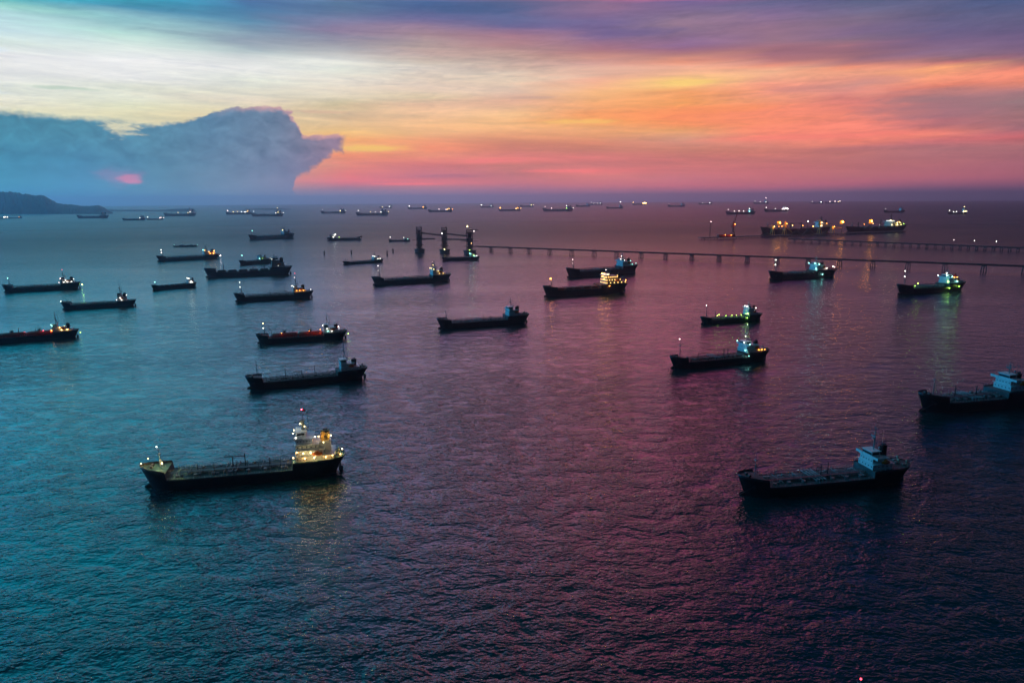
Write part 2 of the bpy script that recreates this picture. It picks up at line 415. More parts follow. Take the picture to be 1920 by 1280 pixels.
M = dict(
    black=mat('black_hull_paint', (0.012, 0.013, 0.017), 0.45, rust=0.25),
    navy=mat('navy_hull_paint', (0.012, 0.02, 0.045), 0.45, rust=0.2),
    redhull=mat('oxide_red_hull_paint', (0.10, 0.018, 0.014), 0.5, rust=0.3),
    green=mat('green_hull_paint', (0.012, 0.05, 0.045), 0.45, rust=0.2),
    deckgreen=mat('green_deck_paint', (0.035, 0.11, 0.10), 0.7, var=0.35, rust=0.5),
    deckred=mat('red_deck_paint', (0.16, 0.035, 0.025), 0.7, var=0.35, rust=0.4),
    deckgrey=mat('grey_deck_paint', (0.07, 0.09, 0.10), 0.7, var=0.35, rust=0.4),
    white=mat('white_ship_paint', (0.72, 0.74, 0.74), 0.45, var=0.08, rust=0.25),
    cream=mat('cream_ship_paint', (0.6, 0.55, 0.42), 0.5, var=0.1, rust=0.25),
    grey=mat('grey_ship_paint', (0.25, 0.27, 0.28), 0.55, rust=0.3),
    steel=mat('dark_steel', (0.05, 0.055, 0.06), 0.5, metal=0.3, rust=0.35),
    glass=mat('dark_window_glass', (0.01, 0.015, 0.02), 0.08),
    orange=mat('orange_lifeboat_plastic', (0.75, 0.16, 0.02), 0.4, var=0.1),
    funyel=mat('buff_funnel_paint', (0.7, 0.42, 0.10), 0.5, var=0.1),
    funred=mat('dark_red_funnel_paint', (0.2, 0.02, 0.02), 0.5, var=0.1),
    funblue=mat('blue_funnel_paint', (0.02, 0.06, 0.22), 0.5, var=0.1),
    funblack=mat('black_funnel_paint', (0.015, 0.015, 0.018), 0.5),
    redtank=mat('red_gas_tank_paint', (0.75, 0.05, 0.03), 0.4, var=0.15, rust=0.15),
    flagred=mat('red_flag_cloth', (0.7, 0.02, 0.06), 0.8, var=0.05),
    concrete=mat('sea_stained_concrete', (0.12, 0.12, 0.12), 0.8, rust=0.3),
    coal=mat('dark_bulk_cargo', (0.05, 0.035, 0.03), 0.9, var=0.5),
)
LC = dict(w=(1.0, 0.97, 0.85), c=(0.35, 1.0, 0.85), o=(1.0, 0.36, 0.05), y=(1.0, 0.78, 0.32), g=(0.5, 1.0, 0.12), r=(1.0, 0.06, 0.10), a=(1.0, 0.55, 0.16), p=(1.0, 0.75, 0.7))
_lm = {}


def lampmat(k, s):
    key = (k, round(s, 1))
    if key not in _lm:
        _lm[key] = mat('lamp_glow', LC[k], emit=LC[k], strength=s)
    return _lm[key]


# ------------------------------------------------------------------ mesh building
class MB:
    def __init__(s):
        s.v, s.f = [], []

    def add(s, vs, fs):
        o = len(s.v)
        s.v += [tuple(p) for p in vs]
        s.f += [tuple(i + o for i in f) for f in fs]
        return s

    def bx(s, x0, x1, y0, y1, z0, z1, tx=0.0, ty=0.0):
        """box; tx, ty pull the top edges in"""
        vs = [(x0, y0, z0), (x1, y0, z0), (x1, y1, z0), (x0, y1, z0),
              (x0 + tx, y0 + ty, z1), (x1 - tx, y0 + ty, z1), (x1 - tx, y1 - ty, z1), (x0 + tx, y1 - ty, z1)]
        return s.add(vs, [(3, 2, 1, 0), (4, 5, 6, 7), (0, 1, 5, 4), (1, 2, 6, 5), (2, 3, 7, 6), (3, 0, 4, 7)])

    def tube(s, a, b, r0, r1=None, n=6):
        r1 = r0 if r1 is None else r1
        a, b = Vector(a), Vector(b)
        d = (b - a)
        if d.length < 1e-6:
            return s
        d.normalize()
        u = d.cross(Vector((0, 0, 1)))
        if u.length < 1e-3:
            u = Vector((1, 0, 0))
        u.normalize()
        w = d.cross(u)
        vs = []
        for c, r in ((a, r0), (b, r1)):
            for k in range(n):
                an = 2 * math.pi * k / n
                vs.append(c + (u * math.cos(an) + w * math.sin(an)) * r)
        fs = [(k, (k + 1) % n, n + (k + 1) % n, n + k) for k in range(n)]
        fs += [tuple(reversed(range(n))), tuple(range(n, 2 * n))]
        return s.add(vs, fs)

    def ball(s, c, rx, ry=None, rz=None, nu=10, nv=6):
        ry = rx if ry is None else ry
        rz = rx if rz is None else rz
        vs = [(c[0], c[1], c[2] - rz)]
        for j in range(1, nv):
            ph = -math.pi / 2 + math.pi * j / nv
            for k in range(nu):
                an = 2 * math.pi * k / nu
                vs.append((c[0] + rx * math.cos(ph) * math.cos(an), c[1] + ry * math.cos(ph) * math.sin(an), c[2] + rz * math.sin(ph)))
        vs.append((c[0], c[1], c[2] + rz))
        fs = [(0, 1 + (k + 1) % nu, 1 + k) for k in range(nu)]
        for j in range(nv - 2):
            for k in range(nu):
                a = 1 + j * nu + k
                b = 1 + j * nu + (k + 1) % nu
                fs.append((a, b, b + nu, a + nu))
        t = len(vs) - 1
        o = 1 + (nv - 2) * nu
        fs += [(o + k, o + (k + 1) % nu, t) for k in range(nu)]
        return s.add(vs, fs)

    def grid(s, rows, close=False):
        """rows of equal length joined to a sheet"""
        n = len(rows[0])
        vs = [p for r in rows for p in r]
        fs = []
        for i in range(len(rows) - 1):
            for j in range(n - 1 + (1 if close else 0)):
                a, b = i * n + j, i * n + (j + 1) % n
                fs.append((a, b, b + n, a + n))
        return s.add(vs, fs)

    def build(s, name, m_, parent=None, smooth=False, loc=None):
        me = bpy.data.meshes.new(name)
        me.from_pydata(s.v, [], s.f)
        bm = bmesh.new()
        bm.from_mesh(me)
        bmesh.ops.remove_doubles(bm, verts=bm.verts, dist=0.0005)
        bmesh.ops.dissolve_degenerate(bm, dist=0.0005, edges=bm.edges)
        bmesh.ops.recalc_face_normals(bm, faces=bm.faces)
        bm.to_mesh(me)
        bm.free()
        if smooth:
            me.polygons.foreach_set('use_smooth', [True] * len(me.polygons))
            me.set_sharp_from_angle(angle=R(40))
        me.materials.append(M[m_] if isinstance(m_, str) else m_)
        return link(name, me, parent, loc)


def link(name, me, parent=None, loc=None):
    o = bpy.data.objects.new(name, me)
    C.objects.link(o)
    if parent is not None:
        o.parent = parent
    if loc is not None:
        o.location = loc
    return o


def tag(o, label=None, cat=None, group=None, kind=None):
    if label:
        o['label'] = label
    if cat:
        o['category'] = cat
    if group:
        o['group'] = group
    if kind:
        o['kind'] = kind
    return o


def empty(name, loc, rz=0.0):
    o = bpy.data.objects.new(name, None)
    C.objects.link(o)
    o.location = loc
    o.rotation_euler = (0, 0, rz)
    o.empty_display_size = 1.0
    return o


# ------------------------------------------------------------------ the sea
def make_sea():
    mb_v, mb_f = [], []
    rs = [0.0]
    r = 40.0
    while r < 43000:
        rs.append(r)
        r *= 1.09
    rs.append(43000.0)
    NA = 180
    mb_v.append((0, 0, 0))
    for r in rs[1:]:
        for k in range(NA):
            a = 2 * math.pi * k / NA
            x, y = r * math.cos(a), r * math.sin(a)
            mb_v.append((x, y, seaz(x, y)))
    for k in range(NA):
        mb_f.append((0, 1 + k, 1 + (k + 1) % NA))
    for i in range(len(rs) - 2):
        o = 1 + i * NA
        for k in range(NA):
            a, b = o + k, o + (k + 1) % NA
            mb_f.append((a, a + NA, b + NA, b))
    me = bpy.data.meshes.new('sea')
    me.from_pydata(mb_v, [], mb_f)
    me.polygons.foreach_set('use_smooth', [True] * len(me.polygons))
    m_ = bpy.data.materials.new('sea_water')
    m_.use_nodes = True
    t = m_.node_tree
    b = t.nodes['Principled BSDF']
    h = G(t)
    oc = h.n('ShaderNodeTexCoord').outputs['Object']

    def mapped(rot, sx, sy):
        mp = h.n('ShaderNodeMapping')
        mp.inputs['Rotation'].default_value = (0, 0, rot)
        mp.inputs['Scale'].default_value = (sx, sy, 1)
        h.put(mp.inputs[0], oc)
        return mp.outputs[0]
    # wind waves (crests run roughly across the view), short chop, a low swell and gust patches
    n1 = h.noise(mapped(R(-24), 0.23, 0.38), 1.0, 2, 0.5, 0.5)
    n1b = h.noise(mapped(R(28), 0.28, 0.44), 1.0, 2, 0.5, 0.5)
    n2 = h.noise(mapped(R(5), 0.62, 0.95), 1.0, 3, 0.6, 0.2)
    n3 = h.noise(mapped(R(-20), 0.028, 0.075), 1.0, 3, 0.55, 0.3)
    gust = h.noise(mapped(R(10), 0.0016, 0.005), 1.0, 5, 0.6, 0.6)

    def crest(n, k):
        return h.m('SUBTRACT', 1.0, h.m('ABSOLUTE', h.m('MULTIPLY', h.m('SUBTRACT', n, 0.5), k)))
    hgt = h.m('ADD', h.m('MULTIPLY', crest(n1, 3.0), 0.36), h.m('MULTIPLY', n1, 0.35))
    hgt = h.m('ADD', hgt, h.m('ADD', h.m('MULTIPLY', n1b, 0.35), h.m('MULTIPLY', crest(n1b, 3.0), 0.26)))
    hgt = h.m('ADD', hgt, h.m('MULTIPLY', n2, 0.52))
    grp = h.noise(mapped(R(-8), 0.075, 0.11), 1.0, 3, 0.6, 0.4)      # the wavelets come in groups
    hgt = h.m('MULTIPLY', hgt, h.m('MULTIPLY', h.rng(gust, 0.35, 0.65, 0.65, 1.3), h.rng(grp, 0.3, 0.7, 0.55, 1.4)))
    hgt = h.m('ADD', hgt, h.m('MULTIPLY', n3, 1.5))
    bp = h.n('ShaderNodeBump')
    bp.inputs['Strength'].default_value = 1.0
    bp.inputs['Distance'].default_value = WAVE
    h.put(bp.inputs['Height'], hgt)
    # waves too far away to resolve act as a rougher surface
    dist = h.n('ShaderNodeVectorMath', operation='LENGTH')
    h.put(dist.inputs[0], oc)
    t.nodes.remove(b)
    gl = h.n('ShaderNodeBsdfGlossy', distribution='BECKMANN')
    gl.inputs['Color'].default_value = (0.80, 0.92, 1.0, 1)
    h.put(gl.inputs['Roughness'], h.rng(h.m('LOGARITHM', dist.outputs['Value'], 10.0), 2.4, 3.7, 0.08, 0.30, False))
    h.put(gl.inputs['Normal'], bp.outputs[0])
    df = h.n('ShaderNodeBsdfDiffuse')
    df.inputs['Color'].default_value = WATER
    fr = h.n('ShaderNodeFresnel')
    fr.inputs['IOR'].default_value = 1.38
    h.put(fr.inputs['Normal'], bp.outputs[0])
    mx_ = h.n('ShaderNodeMixShader')
    # far off, the steeper faces of the waves hide the flatter ones and reflect less
    far_ = h.rng(h.m('LOGARITHM', dist.outputs['Value'], 10.0), 2.85, 3.45, 1.0, 0.27)
    t.links.new(h.m('MULTIPLY', fr.outputs[0], far_), mx_.inputs[0])
    t.links.new(df.outputs[0], mx_.inputs[1])
    t.links.new(gl.outputs[0], mx_.inputs[2])
    t.links.new(mx_.outputs[0], t.nodes['Material Output'].inputs[0])
    me.materials.append(m_)
    o = link('sea', me)
    tag(o, kind='structure')


WAVE = 0.46
WATER = (0.001, 0.030, 0.034, 1)
make_sea()


# ------------------------------------------------------------------ lamps
def lamp(parent, pos, k='w', s=1.0, size=1.0, world=None, name='deck_lamp', base=22.0):
    """a glowing lamp globe that really lights its surroundings"""
    d = mpp(world)
    r = max(0.26, 0.32 * d) * size
    L = base * s
    mb = MB()
    mb.ball((0, 0, 0), r, nu=5, nv=3)
    return mb.build(name, lampmat(k, L), parent, loc=pos)


# ------------------------------------------------------------------ ships
def hull_fns(L, B, fb, fc, pp, poop, fcl, bulw):
    """half breadth and levels along the ship; x from -L/2 (stern) to L/2 (stem)"""
    def hb(u, w):
        # u 0..1 stern..bow, w 0 at waterline .. 1 at deck
        st = min(1.0, (u + 0.012) / 0.14)
        aft = (1 - (1 - st) ** 2.4) ** 0.6
        aft = aft * (0.62 + 0.38 * w) + (1 - (0.62 + 0.38 * w)) * min(1, u / 0.3)
        bw = max(0.0, min(1.0, (1 - u) / (0.24 - 0.06 * w)))
        fore = (1 - (1 - bw) ** 2.0) ** (0.75 - 0.15 * w)
        return B / 2 * max(0.0, min(aft, 1.0)) * fore
    return hb


def ship(label, cat, bow, stern, hull='black', deck='deckgreen', house='white', funnel='funblack',
         fb=None, poop=0.26, pp=2.6, fcl=0.13, fc=3.2, tiers=3, hl=0.17, hx=0.06, lamps=(), masts=(), kind='tanker',
         detail=2, group='anchored cargo ships', name='tanker', beam=0.165, foremast=9.0, radar=9.0, crane=True,
         lit=(), fun_h=1.0, mast_w=1.0, glow=1.0, house_w=0.40, bulb=True, flag=False, boat=True):
    Pb, Ps = sea(*bow), sea(*stern)
    L = (Pb - Ps).length / 0.955
    mid = (Pb + Ps) / 2
    mid.z = seaz(mid.x, mid.y)
    d = Pb - Ps
    rz = math.atan2(d.y, d.x)
    root = empty(name, mid, rz)
    tag(root, label, cat, group)
    k = L / 88.0                       # scale of fittings with the ship
    if detail <= 1:
        k = max(k, 0.6)
    ks = k if k < 1.25 else 1.25 + (k - 1.25) * 0.8
    B = L * beam
    fb = (4.6 if fb is None else fb) * ks
    pp_, fc_ = pp * ks, fc * ks
    bul = 0.9 * ks
    hb = hull_fns(L, B, fb, fc_, pp_, poop, fcl, bul)
    us = []
    n = 30 if detail >= 2 else 14
    for i in range(n + 1):
        us.append(i / n)
    extra = [0.01, 0.03, 0.05, 0.92, 0.95, 0.975, 0.99]
    us = sorted(set(us + extra))
    us = [u for u in us if abs(u - poop) > 0.008 and abs(u - (1 - fcl)) > 0.008]
    st = []
    for u in us:
        st.append((u, 0))
    st += [(poop, -1), (poop, 1), (1 - fcl, -1), (1 - fcl, 1)]
    st.sort()

    def zdeck(u, side=0):
        z = fb + 0.6 * ks * max(0, (u - 0.5) * 2) ** 2
        if u < poop or (u == poop and side <= 0):
            z += pp_ + 0.4 * ks * (1 - u / poop)
        if u > 1 - fcl or (u == 1 - fcl and side >= 0):
            z += fc_ * 0.75 + fc_ * 0.35 * ((u - (1 - fcl)) / fcl)
        return z

    def zshell(u, side=0):
        hi = (u < poop or (u == poop and side <= 0)) or (u > 1 - fcl or (u == 1 - fcl and side >= 0))
        return zdeck(u, side) + (bul if (hi and u > 0.5) else 0.45 * ks if hi else 0.2 * ks)
    ztop0 = zdeck(0)
    ztop1 = zshell(1)

    def xat(u, z):
        """stem rakes forward, counter overhangs aft"""
        x = -L / 2 + L * u
        f = max(0.0, min(1.0, z / ztop1))
        x -= L * 0.045 * (1 - f) * max(0, (u - 0.72) / 0.28) ** 1.5
        fa = max(0.0, min(1.0, z / ztop0))
        x += L * 0.05 * (1 - fa) ** 0.8 * max(0, (0.22 - u) / 0.22)
        return x
    rowsP, rowsS = [], []
    NV = 6
    for (u, sd) in st:
        zs = zshell(u, sd)
        rp, rs_ = [], []
        for j in range(NV + 1):
            w = j / NV
            z = -1.5 * ks + (zs + 1.5 * ks) * w
            ww = max(0, min(1, z / zdeck(u, sd)))
            y = hb(u, ww)
            x = xat(u, z)
            rp.append((x, y, z))
            rs_.append((x, -y, z))
        rowsP.append(rp)
        rowsS.append(rs_)
    mb = MB()
    mb.grid(rowsP)
    mb.grid(rowsS)
    # transom
    mb.grid([rowsP[0], rowsS[0]])
    if bulb and detail >= 1:
        mb.ball((L / 2 - L * 0.055, 0, 0.2 * ks), L * 0.042, B * 0.07, 1.5 * ks, 10, 6)
    ho = mb.build('hull', hull, root, smooth=True)
    if detail >= 2:
        md = ho.modifiers.new('plate', 'SOLIDIFY')
        md.thickness = 0.12
        md.offset = 0
    # decks with the steps between them
    rows = []
    for (u, sd) in st:
        z = zdeck(u, sd)
        y = hb(u, 1.0) - 0.05
        if u > 0.995:
            y = 0.02
        x = xat(u, z) - (0.1 if u > 0.98 else 0) + (0.1 if u < 0.01 else 0)
        rows.append([(x, y, z), (x, y * 0.5, z + 0.12 * ks), (x, -y * 0.5, z + 0.12 * ks), (x, -y, z)])
    MB().grid(rows).build('deck', deck, root)

    def X(u):
        return -L / 2 + L * u

    zp = zdeck(poop * 0.5)
    zf = zdeck(1 - fcl * 0.5)
    # --- deckhouse
    th = 2.5 * ks
    x0, x1 = X(hx), X(hx + hl)
    hw = B * house_w
    house_mb = MB()
    tops = []
    zz = zp
    for i in range(tiers):
        xa = x0 + (x1 - x0) * (0.0 if i == 0 else 0.12 + 0.14 * i)
        ww_ = hw * (1 - 0.05 * i) * (0.98 if i < tiers - 1 else 0.9)
        house_mb.bx(xa, x1 - 0.15 * i * ks, -ww_, ww_, zz, zz + th)
        tops.append((xa, x1 - 0.15 * i * ks, ww_, zz))
        if detail >= 2:
            house_mb.bx(xa - 0.7 * ks, x1 + 0.25 * ks - 0.15 * i * ks, -ww_ - 0.7 * ks, ww_ + 0.7 * ks, zz + th, zz + th + 0.16)
            zz += th + 0.16
        else:
            zz += th
    hob = house_mb.build('deckhouse', house, root)
    # --- wheelhouse with wings
    wx1 = tops[-1][1]
    wx0 = wx1 - 4.6 * ks
    wz = zz
    wh = MB()
    wh.bx(wx0, wx1, -hw * 0.62, hw * 0.62, wz, wz + 2.7 * ks, 0.15, 0.1)
    wh.bx(wx0 - 0.3, wx1 + 0.35, -hw * 0.68, hw * 0.68, wz + 2.7 * ks, wz + 2.7 * ks + 0.22)
    for sgn in (-1, 1):
        ya, yb = sorted((sgn * hw * 0.6, sgn * B * 0.5))
        wh.bx(wx0 + 2.2 * ks, wx1 + 0.1, ya, yb, wz - 0.1, wz + 0.1)
        wh.bx(wx1 - 0.02, wx1 + 0.1, ya, yb, wz + 0.1, wz + 1.1 * ks)
        yo = sgn * B * 0.5
        wh.bx(wx0 + 2.2 * ks, wx1 + 0.1, yo - 0.06, yo + 0.06, wz + 0.1, wz + 1.1 * ks)
    who = wh.build('wheelhouse', house, root)
    if detail >= 1:
        bw_ = MB()
        bw_.bx(wx1 - 0.12, wx1 + 0.04, -hw * 0.58, hw * 0.58, wz + 1.2 * ks, wz + 2.2 * ks)
        for sgn in (-1, 1):
            y = sgn * (hw * 0.62)
            bw_.bx(wx0 + 0.6, wx1 - 0.6, y - 0.05, y + 0.03 * sgn + 0.05, wz + 1.2 * ks, wz + 2.2 * ks)
        bw_.build('bridge_window', lampmat('w', 1.2) if 'bridge' in lit else 'glass', who)
    ztop = wz + 2.7 * ks + 0.22
    # cabin windows
    if detail >= 3 or 'cabins' in lit:
        litc = 'cabins' in lit
        big = 0.42 if detail >= 3 else 0.85
        wm = MB().bx(-0.05, 0.05, -big / 2 * ks, big / 2 * ks, 0, big * 1.1 * ks)
        me = None
        for (xa, xb, w_, z_) in tops:
            spots = []
            nf = 5
            for q in range(nf):
                spots.append((xb + 0.04, -w_ * 0.8 + 1.6 * w_ * q / (nf - 1), 0))
            ns = 5 if detail >= 3 else 6
            for sgn in (1, -1):
                for q in range(ns):
                    spots.append((xa + 0.9 + (xb - xa - 1.8) * q / (ns - 1), sgn * (w_ + 0.04), R(90)))
            for (sx, sy, sr) in spots:
                mm = lampmat('a', 3.6) if litc else M['glass']
                if me is None:
                    o = wm.build('window', mm, hob)
                    me = o.data
                else:
                    o = link('window', me, hob)
                o.location = (sx, sy, z_ + 1.1 * ks)
                o.rotation_euler = (0, 0, sr)
    # --- funnel
    fx = x0 + (x1 - x0) * 0.22
    fz = zp + th * max(1, tiers - 1)
    fh = (th * 0.6 + 3.4 * ks) * fun_h
    if tiers > 2:
        MB().bx(fx - 2.6 * ks, fx + 2.6 * ks, -2.4 * ks, 2.4 * ks, zp + th, fz + 0.3).build('funnel_casing', house, root)
    fu = MB()
    n_ = 12
    rws = []
    for (zq, sxx, off) in ((0, 1.0, 0), (fh * 0.8, 0.92, -0.25), (fh, 0.88, -0.35)):
        rws.append([(fx + off * ks + 2.1 * ks * sxx * math.cos(2 * math.pi * q / n_), 1.45 * ks * sxx * math.sin(2 * math.pi * q / n_), fz + zq) for q in range(n_)])
    fu.grid(rws, close=True)
    fu.add(rws[-1], [tuple(range(n_))])
    fo = fu.build('funnel', funnel, root, smooth=True)
    if funnel == 'funyel':
        em = MB()
        for q in range(8):
            a_ = math.pi * q / 4
            ex, ez = fx - 0.15 * ks, fz + fh * 0.5
            em.add([(ex + 0.85 * ks * math.cos(a_), 1.5 * ks, ez + 0.85 * ks * math.sin(a_)), (ex + 0.3 * ks * math.cos(a_ + 0.39), 1.5 * ks, ez + 0.3 * ks * math.sin(a_ + 0.39)), (ex, 1.56 * ks, ez), (ex + 0.3 * ks * math.cos(a_ - 0.39), 1.5 * ks, ez + 0.3 * ks * math.sin(a_ - 0.39))], [(0, 1, 2, 3)])
        em.build('funnel_emblem', 'funblack', fo)
    cp = MB()
    cp.grid([[(p[0] + (p[0] - fx + 0.35 * ks) * 0.03, p[1] * 1.03, fz + zq) for p in rws[-1]] for zq in (fh - 0.9 * ks, fh + 0.12)], close=True)
    for q in (-0.6, 0.1, 0.8):
        cp.tube((fx - 0.4 * ks + q * ks, 0.2 * ks, fz + fh), (fx - 0.7 * ks + q * ks, 0.2 * ks, fz + fh + 1.1 * ks), 0.24 * ks)
    cp.build('funnel_cap', 'funblack', fo)
    # --- radar mast on the wheelhouse
    rm = MB()
    tr = max(0.14 * ks, 0.05)
    thick = 1.0 if detail >= 3 else 1.6 if detail == 2 else 2.4
    mx = wx0 + 1.4 * ks
    rh = radar * ks
    rm.tube((mx, 0, ztop), (mx, 0, ztop + rh * (0.5 if mast_w > 1 else 1)), 0.26 * ks * thick * mast_w, 0.2 * ks * thick * mast_w if mast_w > 1 else 0.09 * ks * thick)
    if mast_w > 1:
        rm.tube((mx, 0, ztop + rh * 0.5), (mx, 0, ztop + rh), 0.16 * ks, 0.07 * ks)
        rm.bx(mx - 1.2 * ks, mx + 1.2 * ks, -1.3 * ks, 1.3 * ks, ztop + rh * 0.5, ztop + rh * 0.53)
    rm.tube((mx - 1.4 * ks, 0.8 * ks, ztop), (mx, 0, ztop + rh * 0.55), tr * thick * 0.8)
    rm.tube((mx - 1.4 * ks, -0.8 * ks, ztop), (mx, 0, ztop + rh * 0.55), tr * thick * 0.8)
    rm.tube((mx, -2.4 * ks, ztop + rh * 0.62), (mx, 2.4 * ks, ztop + rh * 0.62), tr * thick * 0.7)
    rm.tube((mx, -1.5 * ks, ztop + rh * 0.8), (mx, 1.5 * ks, ztop + rh * 0.8), tr * thick * 0.6)
    rm.bx(mx, mx + 1.1 * ks, -0.6 * ks, 0.6 * ks, ztop + rh * 0.40, ztop + rh * 0.43)
    rm.bx(mx + 0.55 * ks, mx + 0.85 * ks, -1.5 * ks, 1.5 * ks, ztop + rh * 0.47, ztop + rh * 0.52)
    if detail >= 2:
        rm.tube((mx - 2.6 * ks, hw * 0.45, ztop), (mx - 2.6 * ks, hw * 0.45, ztop + rh * 0.75), 0.06 * ks * thick)
        rm.tube((mx - 2.2 * ks, -hw * 0.45, ztop), (mx - 2.2 * ks, -hw * 0.45, ztop + rh * 0.6), 0.06 * ks * thick)
        rm.ball((mx - 1.9 * ks, hw * 0.3, ztop + 1.0 * ks), 0.6 * ks)
    rm.build('radar_mast', 'grey' if detail >= 2 else 'steel', root)
    if flag:
        MB().bx(mx - 1.6 * ks, mx - 0.15, -0.03, 0.03, ztop + rh - 0.4, ztop + rh + 0.5).build('flag', 'flagred', root)
    # --- foremast
    fmx = X(1 - fcl * 0.75)
    fmh = foremast * ks
    if foremast > 0:
        fm = MB()
        fm.tube((fmx, 0, zf), (fmx, 0, zf + fmh), 0.24 * ks * thick, 0.1 * ks * thick)
        fm.tube((fmx - 1.6 * ks, 0.9 * ks, zf - 0.3), (fmx, 0, zf + fmh * 0.5), 0.09 * ks * thick)
        fm.tube((fmx - 1.6 * ks, -0.9 * ks, zf - 0.3), (fmx, 0, zf + fmh * 0.5), 0.09 * ks * thick)
        fm.bx(fmx - 0.5 * ks, fmx + 0.5 * ks, -0.8 * ks, 0.8 * ks, zf + fmh * 0.66, zf + fmh * 0.69)
        fm.build('foremast', 'grey', root)
    # --- windlass, bollards, anchor
    if detail >= 2:
        wl = MB()
        wx = X(1 - fcl * 0.45)
        wl.bx(wx - 0.9 * ks, wx + 3.0 * ks, -2.2 * ks, 2.2 * ks, zf - 0.2, zf + 0.12)
        for sgn in (-1, 1):
            wl.tube((wx, sgn * 0.6 * ks, zf + 0.8 * ks), (wx, sgn * 2.0 * ks, zf + 0.8 * ks), 0.6 * ks, n=8)
            wl.bx(wx - 0.5 * ks, wx + 0.5 * ks, sgn * 1.3 * ks - 0.2, sgn * 1.3 * ks + 0.2, zf, zf + 1.3 * ks)
            wl.tube((wx + 2.6 * ks, sgn * 1.5 * ks, zf), (wx + 2.6 * ks, sgn * 1.5 * ks, zf + 0.8 * ks), 0.2 * ks)
        wl.build('windlass', 'steel', root)
        if detail >= 3:
            za = zf * 0.62
            MB().tube((xat(0.945, za) + 0.4, hb(0.945, 0.62) + 0.12, za), (L / 2 + 3.5 * ks, B * 0.16, -0.6), 0.1 * ks).build('anchor_chain', 'steel', root)
        for sgn in (-1, 1):
            an = MB()
            ua = 0.945
            za = zf * 0.62
            ya = hb(ua, 0.62) + 0.1
            xa_ = xat(ua, za)
            an.tube((xa_, sgn * ya, za + 0.9 * ks), (xa_, sgn * (ya + 0.05), za - 0.8 * ks), 0.16 * ks)
            an.tube((xa_ - 0.8 * ks, sgn * ya, za - 0.3 * ks), (xa_, sgn * (ya + 0.08), za - 0.85 * ks), 0.16 * ks)
            an.tube((xa_ + 0.8 * ks, sgn * (ya - 0.1), za - 0.3 * ks), (xa_, sgn * (ya + 0.08), za - 0.85 * ks), 0.16 * ks)
            an.build('anchor', 'steel', root)
        if bulb:
            rd = MB()
            rd.bx(X(0.012), X(0.034), -0.2, 0.2, -1.5, 2.1 * ks)
            rd.tube((X(0.026), 0, 1.5 * ks), (X(0.026), 0, 4.2 * ks), 0.35 * ks)
            rd.build('rudder', 'grey', root)
    # --- lifeboats on davits
    if boat and detail >= 2:
        for sgn in (-1, 1):
            lb = MB()
            bx_, bz_ = x0 + (x1 - x0) * 0.42, zp + th + 0.9 * ks
            lb.ball((bx_, sgn * (hw + 0.5 * ks), bz_ + 0.2 * ks), 2.4 * ks, 0.95 * ks, 0.95 * ks, 10, 6)
            lb.bx(bx_ - 0.6 * ks, bx_ + 0.6 * ks, sgn * (hw + 0.5 * ks) - 0.5 * ks, sgn * (hw + 0.5 * ks) + 0.5 * ks, bz_ + 0.8 * ks, bz_ + 1.4 * ks)
            lo = lb.build('lifeboat', 'orange', root, smooth=True)
            for q in (-1.7, 1.7):
                dv = MB()
                dv.tube((bx_ + q * ks, sgn * (hw - 0.3 * ks), zp + th), (bx_ + q * ks, sgn * (hw + 0.9 * ks), bz_ + 1.7 * ks), 0.12 * ks)
                dv.build('davit', 'white', lo)
    # --- cargo deck
    cx0, cx1 = X(poop) + 1.0, X(1 - fcl) - 1.0
    zm = fb
    if detail >= 1 and kind in ('tanker', 'gas'):
        pz = zm + 1.15 * ks
        cpz = MB()
        npipe = 6 if detail >= 3 else 3
        pr = 0.2 * ks if detail >= 3 else 0.35 * ks
        for q in range(npipe):
            y = (-1 + 2 * q / (npipe - 1)) * 1.7 * ks
            cpz.tube((cx0, y, pz), (cx1 - (3 + q) * ks, y, pz), pr, n=6)
        xm = (cx0 + cx1) / 2
        for q in range(4 if detail >= 2 else 2):
            xq = xm + (q - 1.5) * 1.7 * ks
            cpz.tube((xq, -B * 0.42, pz + 0.5 * ks), (xq, B * 0.42, pz + 0.5 * ks), pr)
            for sgn in (-1, 1):
                cpz.tube((xq, sgn * B * 0.42, pz + 0.5 * ks), (xq, sgn * B * 0.42, zm), pr * 0.8)
        nb = int((cx1 - cx0) / (5 * ks))
        for q in range(nb):
            xq = cx0 + (q + 0.5) * (cx1 - cx0) / nb
            cpz.bx(xq - 0.12, xq + 0.12, -2.1 * ks, 2.1 * ks, zm, pz - pr)
            if q % 2 == 0 and detail >= 2:
                cpz.tube((xq, -B * 0.34, pz + 0.1), (xq, B * 0.34, pz + 0.1), pr * 0.7)
        cpz.build('cargo_pipes', 'grey' if detail >= 2 else 'steel', root)
